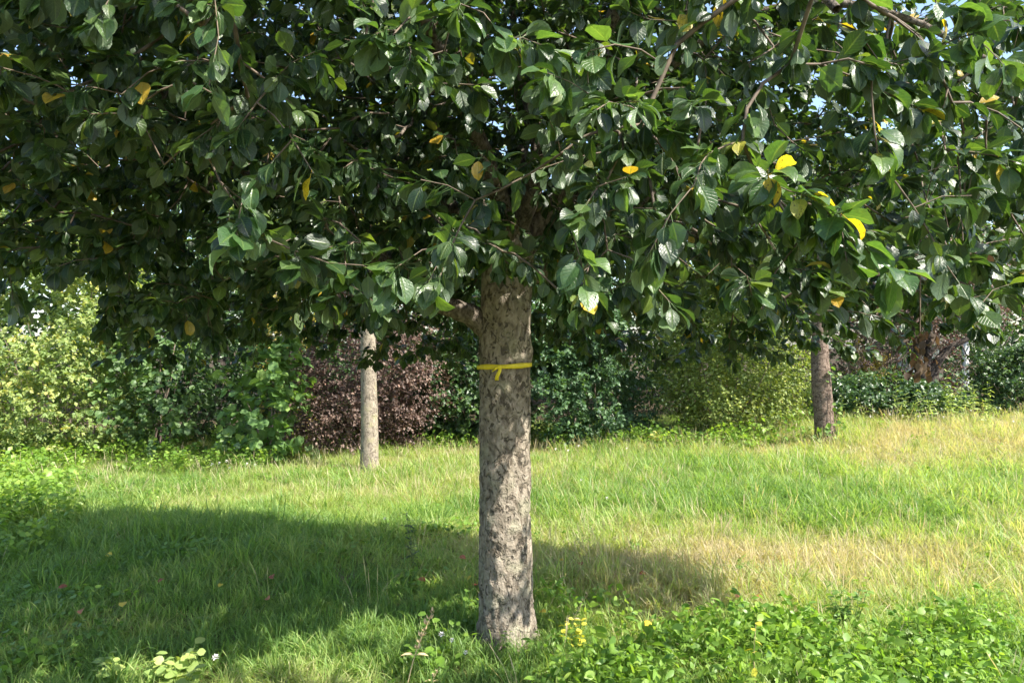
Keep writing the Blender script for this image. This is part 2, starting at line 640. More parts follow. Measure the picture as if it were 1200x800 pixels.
# trunk: dense displaced lathe
nz_t, na_t = 220, 88
zz = np.linspace(-0.08, 2.32, nz_t)
rad_t = np.interp(zz, [-0.08, 0.0, 0.06, 0.2, 0.5, 1.0, 1.45, 1.62, 1.8, 2.0, 2.2, 2.32], [0.20, 0.178, 0.162, 0.150, 0.143, 0.139, 0.136, 0.140, 0.140, 0.132, 0.112, 0.085])
cx_t = np.interp(zz, [0, 0.7, 1.5, 2.0, 2.32], [0, -0.012, -0.015, 0.0, 0.055])
cy_t = np.interp(zz, [0, 1.0, 2.32], [0, 0.01, 0.0])
th = np.linspace(0, 2 * math.pi, na_t, endpoint=False)
ZZ, TH = np.meshgrid(zz, th, indexing='ij')
RR_ = rad_t[:, None] * (1 + 0.035 * np.sin(3 * TH + 1.1 * ZZ + .5) + 0.02 * np.sin(5 * TH - 2.0 * ZZ))
fl = np.exp(-np.maximum(ZZ, 0) / 0.07)
RR_ = RR_ * (1 + 0.10 * fl * np.sin(4 * TH + .8))
q = np.stack([np.cos(TH) * 0.14, np.sin(TH) * 0.14, ZZ], -1).reshape(-1, 3)
pl = vnoise(q * np.array([20, 20, 9]) + (vnoise(q * 12, 8)[:, None] - .5) * 1.6, 1)
pl2 = vnoise(q * np.array([48, 48, 26]), 2)
warp = vnoise(q * np.array([9, 9, 6]), 3)
ridge = 1 - np.abs(vnoise(q * np.array([26, 26, 9]) + warp[:, None] * 2.5, 4) * 2 - 1)
low = 1 - ss(q[:, 2], .5, 1.3)
disp = 0.007 * (ss(pl + 0.5 * (pl2 - .5), 0.36, 0.60) - .5) - (0.003 + 0.006 * low) * ss(ridge, 0.84, 0.98) + 0.010 * (warp - .5)
bl = 0.018 * np.exp(-((ZZ - 1.58) / 0.07) ** 2) * np.exp(-((np.angle(np.exp(1j * (TH - 0.1)))) / 0.6) ** 2)
RR_ = RR_ + disp.reshape(RR_.shape) + bl
V = np.stack([cx_t[:, None] + RR_ * np.cos(TH), cy_t[:, None] + RR_ * np.sin(TH), ZZ], -1).reshape(-1, 3)
i = np.arange(nz_t - 1)[:, None] * na_t
j = np.arange(na_t)[None, :]
F = np.stack([i + j, i + (j + 1) % na_t, i + na_t + (j + 1) % na_t, i + na_t + j], -1).reshape(-1, 4)
obj('trunk', mesh_np('trunk', V, F), M['bark'], tree)
TRUNK_R = lambda z: float(np.interp(z, zz, rad_t))
TRUNK_CX = lambda z: TX + float(np.interp(z, zz, cx_t))


def curve_pts(pts, n):
    """Catmull-Rom through control points"""
    pts = np.asarray(pts, float)
    ext = np.vstack([2 * pts[0] - pts[1], pts, 2 * pts[-1] - pts[-2]])
    out = []
    k = len(pts) - 1
    for t in np.linspace(0, k, n):
        s = min(int(t), k - 1)
        u = t - s
        p0, p1, p2, p3 = ext[s:s + 4]
        out.append(0.5 * ((2 * p1) + (-p0 + p2) * u + (2 * p0 - 5 * p1 + 4 * p2 - p3) * u * u + (-p0 + 3 * p1 - 3 * p2 + p3) * u ** 3))
    return np.array(out)


# main limbs (offsets from the trunk's foot: x right, y away, z up)
LIMBS = [
    ([(-.05, 0, 1.68), (-.20, -.04, 1.80), (-.42, -.10, 1.93), (-.95, -.2, 2.35), (-1.7, -.35, 2.75), (-2.5, -.5, 2.7)], .075, .016),
    ([(.06, 0, 2.05), (.22, -.05, 2.35), (.55, -.15, 2.75), (1.1, -.4, 3.2), (1.7, -.6, 3.2), (2.3, -.8, 2.8)], .062, .011),
    ([(.05, .02, 2.1), (.05, .25, 2.5), (.15, .6, 3.0), (.2, 1.0, 3.3), (.3, 1.4, 3.0)], .070, .014),
    ([(.02, -.02, 2.15), (-.12, -.35, 2.6), (-.35, -.85, 3.0), (-.6, -1.5, 3.1), (-.7, -2.1, 2.6)], .060, .012),
    ([(.06, 0, 2.15), (.16, -.02, 2.38), (.14, -.05, 2.75), (.03, -.10, 3.3), (.1, -.1, 4.3)], .055, .012),
    ([(-.03, .03, 2.0), (-.25, .35, 2.4), (-.8, .8, 2.9), (-1.3, 1.2, 3.0), (-1.7, 1.4, 2.5)], .062, .013),
    ([(.05, .02, 2.1), (.4, .35, 2.5), (1.0, .65, 2.9), (1.7, .8, 2.9), (2.2, .8, 2.4)], .060, .013),
    ([(.05, -.03, 2.2), (.3, -.45, 2.7), (.6, -1.1, 3.1), (.8, -1.7, 3.0), (.9, -2.25, 2.4)], .055, .011),
    ([(.08, 0, 1.95), (.35, .1, 2.10), (.8, .3, 2.25), (1.4, .5, 2.2), (2.1, .7, 2.0)], .045, .010),
    ([(-.05, .05, 2.1), (-.35, -.15, 2.75), (-.9, -.5, 3.4), (-1.5, -1.0, 3.6), (-2.1, -1.4, 3.2)], .055, .011),
    ([(.05, .0, 2.2), (.35, .1, 3.0), (.8, .3, 3.7), (1.3, .2, 4.1)], .05, .011),
    ([(-.4, -.1, 1.93), (-.8, .35, 2.15), (-1.4, .75, 2.3), (-2.2, 1.0, 2.1)], .040, .010),
]
nodes, nrad, nlen, npar = [], [], [], []       # skeleton for attaching twigs
limb_segs = []
for ctl, r0, r1 in LIMBS:
    c = curve_pts(ctl, 26)
    jit = np.cumsum(rng.normal(0, 0.006, c.shape), axis=0)
    jit[0] = 0
    c = c + jit
    r = r0 * (1 - np.linspace(0, 1, 26)) ** 1.25 + r1 * np.linspace(0, 1, 26)
    limb_segs.append((c, r))
    obj('limb', tube_mesh('limb', c, r, 10), M['limb'], tree)
    L0 = 0
    for k in range(4, 26):
        L0 += np.linalg.norm(c[k] - c[k - 1])
        nodes.append(c[k] + T0)
        nlen.append(0.3 * L0)
# cut knob where the leader bends
kp = np.array([[.15, -.05, 2.36], [.175, -.12, 2.37], [.18, -.15, 2.375]])
obj('cut_stub', tube_mesh('cut_stub', kp, [.034, .032, .024], 10), M['twig'], tree)


# ---- crown envelope and shoot targets (world coordinates)
def plan_radius(a):
    """crown radius by direction a (0 = +x, pi/2 = away)"""
    aa = np.degrees(np.asarray(a)) % 360
    return np.interp(aa, [0, 30, 60, 90, 135, 165, 195, 230, 255, 280, 305, 335, 360], [2.75, 1.75, 1.3, 1.35, 2.1, 2.9, 3.2, 3.0, 2.7, 2.45, 2.3, 2.5, 2.75]) + 0.16 * np.sin(3 * a + 1.0) + 0.12 * np.sin(5 * a + .3)


def crown_ok(p):
    x, y, z = p[:, 0] - TX, p[:, 1] - TY, p[:, 2]
    rho = np.hypot(x, y)
    a = np.arctan2(y, x)
    R = plan_radius(a)
    R = R * (.84 + .36 * vnoise(p * np.array([1.5, 1.5, 1.2]) + 70, 33))
    t = rho / R
    nb = vnoise(np.stack([x * 1.3, y * 1.3, np.zeros_like(x)], 1) + 40, 9)
    zb = 2.02 - 0.54 * np.clip(t, 0, 1.2) ** 1.2 - 0.12 * ss(y, -.5, .6) + 0.42 * (nb - 0.5) + 0.06 * ss(x, 0.5, 2.5) * ss(y, 0, 2)
    zt = 4.9 - 1.5 * t ** 2.2 - 1.0 * np.exp(-(np.angle(np.exp(1j * (a - math.radians(310)))) / .75) ** 2) * ss(t, .25, .7)
    ok = (t < 1) & (z > zb) & (z < zt)
    dcam = np.sqrt(p[:, 0] ** 2 + p[:, 1] ** 2 + (z - CAM_H) ** 2)
    ok &= (dcam > 1.75) & ~((p[:, 1] < 1.7) & (z < 2.55))
    # keep clear the view of the fork and the space round the trunk
    px = 600 + FPX * p[:, 0] / np.maximum(p[:, 1], .1)
    py = HORIZON - FPX * (z - CAM_H) / np.maximum(p[:, 1], .1)
    ok &= ~((p[:, 1] < 3.5) & (px > 615) & (px < 665) & (py > 205) & (py < 330))
    ok &= ~((p[:, 1] < 4.15) & (px > 535) & (px < 650) & (py > 312))
    ok &= ~((rho < 0.40) & (z < 2.1))
    # underside of the near half, and the open corner above the pale shrub
    ok &= ~((y < -.9) & (z < 1.70))
    ok &= ~((px < 120) & (py > 318))
    ok &= ~((px > 640) & (px < 990) & (py > 372) & (y < 0))
    # open pockets
    pk = vnoise(p * 1.55 + 11, 21)
    ok &= pk > 0.20
    # front low half on the dark side stays farther away
    ok &= ~((p[:, 1] < 2.6) & (p[:, 0] < -0.75) & (z < 2.15))
    return ok


cand = rng.uniform([-3.6, 0.3, 1.5], [3.6, 6.6, 5.0], (120000, 3))
cand = cand[crown_ok(cand)]
keep = []
cell = {}
for c_ in cand:                                  # blue-noise thinning
    key = tuple((c_ / 0.115).astype(int))
    if key in cell:
        continue
    cell[key] = 1
    keep.append(c_)
keep = np.array(keep)
SPRAYS = [(330, 285, 2.35), (385, 290, 2.3), (405, 330, 2.2), (455, 330, 2.0), (500, 335, 1.95), (525, 265, 2.4), (480, 215, 2.5), (555, 285, 2.6), (590, 295, 2.75), (575, 280, 3.2), (620, 300, 3.4), (560, 235, 3.0), (700, 290, 3.3), (540, 310, 3.0), (578, 305, 3.3), (612, 312, 3.5), (592, 318, 3.65), (250, 370, 3.9), (290, 385, 4.1), (320, 365, 3.8), (215, 375, 4.0), (350, 350, 3.6), (430, 350, 3.2), (700, 365, 4.2), (760, 370, 4.0), (930, 340, 3.2), (1110, 350, 3.0), (1160, 345, 3.0),
          (440, 40, 1.95), (480, 20, 2.1), (540, 5, 2.1), (520, 60, 2.3), (590, 45, 2.0), (640, 55, 2.0), (640, 85, 1.85), (690, 60, 2.0), (690, 110, 1.95), (560, 100, 2.4),
          (770, 155, 2.0), (830, 180, 1.95), (870, 165, 2.0), (900, 200, 1.85), (945, 230, 1.8), (985, 250, 1.75), (1010, 285, 1.75), (1045, 315, 1.7), (955, 260, 1.9), (890, 220, 2.0),
          (1000, 90, 2.1), (1015, 50, 2.2), (1040, 110, 2.1), (1080, 130, 2.1), (1095, 60, 2.2), (1140, 40, 2.1), (1180, 80, 2.0), (1190, 190, 2.1), (1020, 5, 2.2), (1120, 5, 2.1), (1175, 5, 2.5), (1195, 30, 2.6), (1200, 60, 2.4), (1160, 25, 2.8), (1210, 10, 2.9), (1200, 120, 2.6), (1215, 40, 3.2), (960, 20, 2.3),
          (740, 15, 2.3), (800, 25, 2.4), (860, 5, 2.4), (140, 35, 2.6), (400, 5, 2.2), (215, 50, 2.9), (15, 350, 2.7), (1160, 230, 2.5), (670, 320, 3.4), (160, 200, 3.2), (150, 255, 3.2), (60, 190, 3.1), (1030, 190, 2.0), (1075, 40, 2.3)]
spray_pts = np.array([P(*s) for s in SPRAYS])
# the outermost sprays stand in the sun: the crown is open on their sunny side
sunny = np.array([not (s_[0] < 260 or s_[2] > 2.75) for s_ in SPRAYS])
sd_ = np.array(SUN_DIR)
shut = np.zeros(len(keep), bool)
for sp_ in spray_pts[sunny]:
    w_ = keep - sp_
    al = w_ @ sd_
    off_ = np.linalg.norm(w_ - al[:, None] * sd_, axis=1)
    shut |= (al > 0.06) & (al < 3.2) & (off_ < 0.15)
keep = keep[~(shut & (rng.uniform(0, 1, len(keep)) < .9))]
# gaps in the crown that let the sun through to the trunk's foot, the grass before it and the ground cover
shut = np.zeros(len(keep), bool)
GAPS = [((TX + .08, TY - .1, z_), .17) for z_ in (.08, .3, .52, .66)] + [(tuple(ground_point(*g_)), .2) for g_ in ((430, 745), (350, 770), (500, 725), (480, 775), (240, 795), (540, 775), (400, 790), (300, 800), (700, 760), (760, 750), (830, 760), (650, 790), (760, 795), (900, 760), (160, 800))]
for g_, rad_ in GAPS:
    w_ = keep - np.array(g_)
    al = w_ @ sd_
    off_ = np.linalg.norm(w_ - al[:, None] * sd_, axis=1)
    shut |= (al > .5) & (off_ < rad_)
keep = keep[~(shut & (rng.uniform(0, 1, len(keep)) < .93))]
NT = min(6300, len(keep))
targets = keep[rng.permutation(len(keep))[:NT]]
targets = np.vstack([targets, spray_pts])
is_spray = np.concatenate([np.zeros(NT, bool), np.ones(len(spray_pts), bool)])
order = np.argsort(np.linalg.norm(targets - (T0 + np.array([0, 0, 2.5])), axis=1) + is_spray * 0.05)

N0 = len(nodes)
cap_n = N0 + len(targets) * 5 + 10
ND = np.zeros((cap_n, 3))
ND[:N0] = np.array(nodes)
NL = np.zeros(cap_n)
NL[:N0] = np.array(nlen)
PAR = np.full(cap_n, -1)
WT = np.zeros(cap_n)
cnt = N0
shoots = []
chains = []
for ti in order:
    t = targets[ti]
    dv = ND[:cnt] - t
    dist = np.sqrt((dv * dv).sum(1))
    cost = dist + 0.22 * NL[:cnt] + np.maximum(ND[:cnt, 2] * 0 + 0.10 - dist, 0) * 4
    k = int(np.argmin(cost))
    a = ND[k]
    L = dist[k]
    if L < 0.03:
        continue
    mid = (a + t) / 2 + rng.normal(0, 0.10 * L, 3) + np.array([0, 0, 0.10 * L])
    seg = min(4, max(2, int(L / 0.12) + 1))
    ids = [k]
    prev = k
    for s in range(1, seg + 1):
        u = s / seg
        pnt = (1 - u) ** 2 * a + 2 * u * (1 - u) * mid + u * u * t
        ND[cnt] = pnt
        NL[cnt] = NL[prev] + L / seg
        PAR[cnt] = prev
        ids.append(cnt)
        prev = cnt
        cnt += 1
    chains.append(ids)
    tipdir = norm(t - ND[ids[-2]] + np.array([0, 0, -0.15 * L]))
    shoots.append((ids, tipdir, is_spray[ti]))
WT[:] = 0
for ids, _, _ in shoots:
    WT[ids[-1]] += 1
for k in range(cnt - 1, N0 - 1, -1):
    if PAR[k] >= 0:
        WT[PAR[k]] += WT[k]
RADN = np.clip(0.0015 * WT ** 0.43, 0.0014, 0.024)
tw = TubeSet()
shown_branches = []
for ids in chains:
    pts = ND[ids] - T0
    r = RADN[ids].copy()
    r[0] = min(r[0], r[1] * 1.15)
    if r[1] > 0.0046:
        shown_branches.append((pts, r))
    else:
        tw.add(pts, r, 5 if r[1] > 0.003 else 4)
for pts, r in shown_branches[:280]:
    obj('branch', tube_mesh('branch', pts, r, 7), M['limb'], tree)
for pts, r in shown_branches[280:]:
    tw.add(pts, r, 6)

# leaves on shoots
LP, LAX, LS, LSP = [], [], [], []
for ids, tipdir, sp in shoots:
    pts = ND[ids]
    n = int(rng.integers(12, 19)) if not sp else int(rng.integers(10, 16))
    for q_ in range(n):
        u = 1 - rng.beta(1.1, 2.2) * (0.95 if not sp else 0.8)
        x = u * (len(pts) - 1)
        s = min(int(x), len(pts) - 2)
        LP.append(pts[s] + (pts[s + 1] - pts[s]) * (x - s))
        LAX.append(tipdir if u > 0.8 else norm(pts[s + 1] - pts[s]))
        LS.append(rng.uniform(0.045, 0.078) if not sp else rng.uniform(0.062, 0.098))
        LSP.append(sp)
LP, LAX, LS, LSP = np.array(LP), np.array(LAX), np.array(LS), np.array(LSP)
LD, LN = leaf_frames(LAX, None, rng, 0.6, 0.85)
pet = rng.uniform(0.018, 0.035, len(LP))
ATT = LP.copy()
LP = LP + norm(LD + 0.5 * LAX) * pet[:, None]
LRND = rng.uniform(0, 1, len(LP)) * 0.99
LRND = np.where(rng.uniform(0, 1, len(LP)) < 0.984, LRND * 0.97, rng.uniform(0.965, 1.0, len(LP)))
# the 300 leaves that show largest become parts of their own
dep = LP[:, 1]
ctr = LP + LD * LS[:, None] * 0.5
px = 600 + FPX * ctr[:, 0] / np.maximum(dep, .1)
py = HORIZON - FPX * (ctr[:, 2] - CAM_H) / np.maximum(dep, .1)
inside = (px > -10) & (px < 1210) & (py > -12) & (dep > .8)
app = np.where(inside, LS / np.maximum(dep, .5), 0)
hero = np.argsort(-app)[:300]
rest = np.ones(len(LP), bool)
rest[hero] = False
# nothing closer to the lens than the hero leaves
dc = np.linalg.norm(LP - np.array([0, 0, CAM_H]), axis=1)
rest &= dc > 1.3

LEAF_FORMS = [(.74, .25, .5, .48), (.66, .40, .9, .5), (.78, .15, .2, .47), (.68, .5, 1.3, .52), (.62, .3, .7, .5)]
MASS_T = [leaf_template(nu_, 2, w, f, c, wv_, s, pk) for nu_, wv_ in ((3, 0.0), (5, 0.03), (2, 0.0)) for s, (w, f, c, pk) in enumerate(LEAF_FORMS)]
which = rng.integers(0, 5, len(LP)) + 5 * (dep < 3.2)
out_v = (HORIZON - FPX * (LP[:, 2] - CAM_H) / np.maximum(dep, .1) < -90) | (dep > 4.9) | (np.abs(LP[:, 0]) > .78 * dep + .3)
which = np.where(out_v, which % 5 + 10, which)
v, f, rr = place_leaves(MASS_T, LP[rest], LD[rest], LN[rest], LS[rest], which[rest], LRND[rest])
uvs = np.concatenate([np.tile(MASS_T[k][2], (int((which[rest] == k).sum()), 1)) for k in range(len(MASS_T))])
fo = obj('foliage', mesh_np('foliage', v - T0, f, True, uvs, {'rnd': rr}), M['apple_mass'], tree)
tag(fo, kind='stuff')
pt = TubeSet()
for k in np.nonzero(rest & inside & (dep < 2.9))[0]:
    pt.add(np.stack([ATT[k], LP[k]]) - T0, [.0011, .0009], 3)
o = obj('leaf_stalks', pt.mesh('leaf_stalks'), M['hero_leaf'], tree)
tag(o, kind='stuff')
o = obj('twigs', tw.mesh('twigs'), M['twig'], tree)
tag(o, kind='stuff')

HERO_T = []
for s, (w, f_, c_, wv, pk) in enumerate([(.74, .22, .45, .04, .48), (.66, .45, .8, .055, .5), (.78, .12, .25, .05, .47), (.68, .55, 1.2, .04, .52), (.62, .35, .6, .065, .5), (.72, .3, 1.0, .055, .48)]):
    tv, tf, tuv = leaf_template(6, 4, w, f_, c_, wv, 50 + s, pk, 1.0)
    # short stalk in front of the blade
    sv = np.array([(-.32, .0, .03), (-.32, .012, .045), (-.32, -.012, .045), (.02, .0, -.006), (.02, .012, .01), (.02, -.012, .01)])
    sf = np.array([(0, 1, 4, 3), (1, 2, 5, 4), (2, 0, 3, 5)]) + len(tv)
    me = mesh_np('apple_leaf', np.vstack([tv, sv]), np.vstack([tf, sf]), True, np.vstack([tuv, np.full((6, 2), .5)]))
    me.materials.append(M['hero_leaf'])
    my = me.copy()
    my.name = 'yellow_apple_leaf'
    my.materials.clear()
    my.materials.append(M['yellow_leaf'])
    HERO_T.append((me, my))
YELLOW_AT = [(948, 60), (932, 237), (962, 235), (1035, 203), (870, 180), (912, 240), (1098, 125), (1110, 48), (963, 180), (212, 65), (605, 218), (618, 185), (1012, 270), (810, 68), (1165, 228), (366, 250), (688, 388), (775, 5), (1045, 160), (1000, 95)]
hero_set = list(hero)
yel = set()
for (yx, yy) in YELLOW_AT:
    dd = [(px[k] - yx) ** 2 + (py[k] - yy) ** 2 for k in hero_set]
    m_ = int(np.argmin(dd))
    if dd[m_] < 45 ** 2:
        yel.add(hero_set[m_])
for k in hero_set:
    tm = HERO_T[int(rng.integers(0, len(HERO_T)))]
    o = obj('leaf', tm[1 if k in yel else 0], None, tree)
    d_, n_ = LD[k], LN[k]
    b_ = norm(np.cross(n_, d_))
    n_ = np.cross(d_, b_)
    s_ = LS[k] * (.8 if k in yel else 1.0)
    loc = LP[k] - T0
    o.matrix_local = Matrix(((d_[0] * s_, b_[0] * s_, n_[0] * s_, loc[0]), (d_[1] * s_, b_[1] * s_, n_[1] * s_, loc[1]), (d_[2] * s_, b_[2] * s_, n_[2] * s_, loc[2]), (0, 0, 0, 1)))
print('apple leaves', len(LP), 'shoots', len(shoots), 'branches', len(shown_branches))

# ------------------------------------------------------------------ ribbon round the trunk
M['ribbon'] = plain_mat('yellow_tape', (0.62, 0.50, 0.02), 0.45, 0.12, 40, 0.4)
zr = 1.50
rib = empty('ribbon', (TRUNK_CX(zr), TY, zr), 'yellow tape tied round the apple trunk with a hanging tail', 'ribbon')
na = 72
tt = np.linspace(0, 2 * math.pi, na, endpoint=False)
rb = TRUNK_R(zr) * (1 + 0.035 * np.sin(3 * tt + 1.1 * zr + .5) + 0.02 * np.sin(5 * tt - 2 * zr)) + 0.0105
wob = 0.004 * np.sin(2 * tt + 1) + 0.006 * np.cos(tt)
tilt = -0.007 * np.sin(tt * 1 - 0.3)
rows = []
for dz, dr in ((-.0125, 0), (-.004, .0016), (.004, .0013), (.0125, 0), (.0125, -.002), (-.0125, -.002)):
    rows.append(np.stack([(rb + dr) * np.cos(tt), (rb + dr) * np.sin(tt), wob + tilt + dz * (1 + 0.15 * np.sin(5 * tt))], -1))
V = np.concatenate(rows)
F = []
for r_ in range(6):
    r2 = (r_ + 1) % 6
    for a_ in range(na):
        F.append((r_ * na + a_, r_ * na + (a_ + 1) % na, r2 * na + (a_ + 1) % na, r2 * na + a_))
obj('band', mesh_np('band', V, np.array(F)), M['ribbon'], rib)
ka = math.radians(-97)          # faces the camera, a little off centre


def strip(path, widthdir, w, th=0.0012):
    path = np.asarray(path, float)
    t = norm(np.gradient(path, axis=0))
    wd = norm(widthdir - t * np.sum(widthdir * t, 1, keepdims=True))
    nn = np.cross(t, wd)
    w = np.asarray(w)[:, None] / 2
    rows = [path - wd * w + nn * th, path + wd * w + nn * th, path + wd * w - nn * th, path - wd * w - nn * th]
    k = len(path)
    V = np.concatenate(rows)
    F = [(a * k + i_, a * k + i_ + 1, ((a + 1) % 4) * k + i_ + 1, ((a + 1) % 4) * k + i_) for a in range(4) for i_ in range(k - 1)]
    F += [(0, k, 2 * k, 3 * k), (k - 1, 4 * k - 1, 3 * k - 1, 2 * k - 1)]
    return mesh_np('strip', V, np.array(F))


rk = TRUNK_R(zr) + 0.022
kx, ky = rk * math.cos(ka), rk * math.sin(ka)
s = np.linspace(0, 1, 9)
obj('tail', strip(np.stack([kx - 0.014 * s + .004 * np.sin(6 * s), ky - 0.012 * np.sin(3 * s), 0.004 - 0.072 * s], -1), np.array([[1, .15, 0.]] * 9), .017 + .004 * s), M['ribbon'], rib)
obj('tail', strip(np.stack([kx - 0.04 * s, ky - 0.012 * np.sin(3 * s), 0.002 - 0.024 * s ** 1.5], -1), np.array([[.3, .1, 1.]] * 9), .012 - .004 * s), M['ribbon'], rib)
kn = []
for a_ in np.linspace(0, 2 * math.pi, 10, endpoint=False):
    for b_ in np.linspace(-1, 1, 6):
        w_ = math.sqrt(max(0, 1 - b_ * b_)) * (1 + .2 * math.sin(2 * a_))
        kn.append((kx + 0.013 * w_ * math.cos(a_), ky + 0.010 * w_ * math.sin(a_) - .002, 0.015 * b_))
F = [(a_ * 6 + b_, ((a_ + 1) % 10) * 6 + b_, ((a_ + 1) % 10) * 6 + b_ + 1, a_ * 6 + b_ + 1) for a_ in range(10) for b_ in range(5)]
obj('knot', mesh_np('knot', np.array(kn), np.array(F)), M['ribbon'], rib)


# ------------------------------------------------------------------ shrubs and trees of the hedge
def foliage_mass(center, radii, nshoot, per, shoot_len, leaf, rg, template=LOW_LEAF, shell=2.2, up=0.5, droop=0.3, seed=0, gap=0.2, flat_bottom=True, lean=(0, 0, 0), column=0):
    """shoots spread through an uneven ellipsoid, leaves along every shoot; local coordinates"""
    k = int(nshoot * 1.9)
    u = norm(rg.normal(size=(k, 3)))
    if flat_bottom:
        u[:, 2] = np.where(u[:, 2] < -0.55, -u[:, 2] * 0.6, u[:, 2])
    lump = 0.72 + 0.5 * vnoise(u * 2.1 + seed * 3.7, seed) + 0.18 * vnoise(u * 5 + seed, seed + 1)
    r = rg.uniform(0, 1, k) ** (1 / shell) * lump
    p = u * r[:, None] * np.asarray(radii)
    if column:
        a_ = rg.uniform(0, 6.283, k)
        z_ = rg.uniform(0, 1, k) ** 0.9
        prof = np.where(z_ < .45, .82 + .18 * z_ / .45, np.sqrt(np.maximum(0, 1 - ((z_ - .45) / .58) ** 2)))
        cs = np.stack([np.cos(a_), np.sin(a_), z_ * 3], -1)
        lump = 0.52 + 0.74 * vnoise(cs * 1.6 + seed * 3.7, seed) + 0.22 * vnoise(cs * 4 + seed, seed + 1)
        r = rg.uniform(0, 1, k) ** (1 / shell) * lump * prof
        top = 0.74 + 0.5 * vnoise(np.stack([np.cos(a_) * r * 2.2, np.sin(a_) * r * 2.2, 0 * a_], -1) + seed * 2.1, seed + 2)
        p = np.stack([np.cos(a_) * r * radii[0], np.sin(a_) * r * radii[1], z_ * top * column], -1) - np.asarray(center)
        u = norm(np.stack([np.cos(a_), np.sin(a_), (z_ - .35) * 1.6], -1))
    ok = (vnoise(p * 2.2 + seed * 1.3, seed + 5) > gap) & (vnoise((p + np.asarray(center)) * 1.25 + seed * 2.3, seed + 6) > (.33 if column else 0))
    p, u = p[ok][:nshoot], u[ok][:nshoot]
    base = np.asarray(center) + p
    ax = norm(u * np.array([1, 1, .7]) + np.array([0, 0, up]) + rg.normal(0, .35, u.shape) + np.asarray(lean))
    n = len(base)
    pos = np.repeat(base, per, 0)
    axr = np.repeat(ax, per, 0)
    s = rg.uniform(-0.3, 1, n * per)
    pos = pos + axr * (s * shoot_len)[:, None] + np.array([0, 0, -1.0]) * (droop * shoot_len * s ** 2)[:, None] + rg.normal(0, .012, pos.shape)
    d, nn = leaf_frames(axr, None, rg, 0.35, 0.6)
    nn = norm(nn + 0.35 * np.repeat(u, per, 0))
    size = leaf * rg.uniform(0.65, 1.25, len(pos))
    shade = np.repeat(rg.uniform(0, 1, n), per)
    rnd = np.clip(0.55 * shade + 0.45 * rg.uniform(0, 1, len(pos)), 0, 1)
    pos = pos - 0
    return place_leaves([template], pos, d, nn, size, np.zeros(len(pos), int), rnd), base


def shrub(name, label, px, py, w, h, thick, mat, leaf, nshoot, per=12, shoot=0.28, stem_mat='dry_twig', nstem=6, seed=1, cat='shrub', template=LOW_LEAF, z0=0.42, group=None, depth_back=0.0, gap=0.2, up=0.5, droop=0.3, shell=2.2, twiggy=0, lean=(0, 0, 0), base=None):
    rg = np.random.default_rng(seed)
    if base is None:
        gp = ground_point(px, py)
        gp[1] += depth_back
        gp[0] *= gp[1] / (gp[1] - depth_back)
    else:
        gp = np.array([base[0], base[1], 0.0])
    gp[2] = float(ground_z(gp[0], gp[1]))
    root = empty(name, tuple(gp), label, cat, group)
    (v, f, rr), clumps = foliage_mass((0, 0, h * (z0 + 0.10)), (w / 2, thick / 2, h * 0.5), nshoot, per, shoot, leaf, rg, template, shell, up, droop, seed, gap, lean=lean, column=h if z0 < .5 else 0)
    ok = v[:, 2] > -0.02
    v[:, 2] = np.where(ok, v[:, 2], 0.03 * np.abs(np.sin(v[:, 0] * 50)))
    o = obj('foliage', mesh_np('foliage', v, f, False, None, {'rnd': rr}), M[mat], root)
    o['kind'] = 'stuff'
    for k in range(nstem):
        tgt = clumps[int(rg.integers(0, len(clumps)))].copy()
        tgt[2] = max(tgt[2], h * 0.5)
        b0 = np.array([rg.normal(0, w * .10), rg.normal(0, thick * .08), -0.03])
        c = curve_pts([b0, b0 * .7 + tgt * .3 + rg.normal(0, .07, 3), b0 * .3 + tgt * .65 + rg.normal(0, .07, 3), tgt], 10)
        obj('stem', tube_mesh('stem', c, np.linspace(.018, .004, 10), 6), M[stem_mat], root)
    if twiggy:
        ts = TubeSet()
        for k in range(twiggy):
            a_ = clumps[int(rg.integers(0, len(clumps)))]
            d_ = norm(rg.normal(size=3) + np.array([0, 0, .3]))
            L_ = rg.uniform(.2, .5)
            ts.add(np.stack([a_ - d_ * L_ * .5, a_ + rg.normal(0, .03, 3), a_ + d_ * L_ * .5]), [.004, .003, .0015], 4)
        o = obj('twigs', ts.mesh('twigs'), M[stem_mat], root)
        o['kind'] = 'stuff'
    return root


M['lf_yellowgreen'] = mass_leaf_mat('pale_yellow_green_leaf', [(0, (0.10, 0.16, 0.045)), (.4, (0.17, 0.235, 0.07)), (.75, (0.26, 0.30, 0.095)), (.95, (0.40, 0.36, 0.10)), (1, (0.44, 0.37, 0.11))], .5, .32, (.2, .25, .13))
M['lf_round'] = mass_leaf_mat('round_green_leaf', [(0, (0.04, 0.085, 0.03)), (.6, (0.09, 0.16, 0.05)), (1, (0.17, 0.25, 0.09))], .5, .3, (.15, .2, .12))
M['lf_hazel'] = mass_leaf_mat('hazel_leaf', [(0, (0.07, 0.14, 0.045)), (.6, (0.12, 0.21, 0.06)), (1, (0.21, 0.30, 0.07))], .5, .33, (.13, .19, .1))
M['lf_purple'] = mass_leaf_mat('purple_leaf', [(0, (0.05, 0.032, 0.028)), (.5, (0.115, 0.075, 0.060)), (.85, (0.20, 0.14, 0.11)), (1, (0.26, 0.14, 0.10))], .5, .2, (.2, .15, .13), .4, (1.3, .9, .8))
M['lf_dark'] = mass_leaf_mat('dark_glossy_leaf', [(0, (0.02, 0.05, 0.018)), (.6, (0.042, 0.088, 0.028)), (1, (0.11, 0.17, 0.05))], .38, .25, (.1, .15, .09), .5)
M['lf_blue'] = mass_leaf_mat('blue_green_leaf', [(0, (0.034, 0.075, 0.032)), (.6, (0.065, 0.13, 0.05)), (1, (0.13, 0.205, 0.08))], .5, .25, (.13, .19, .14))
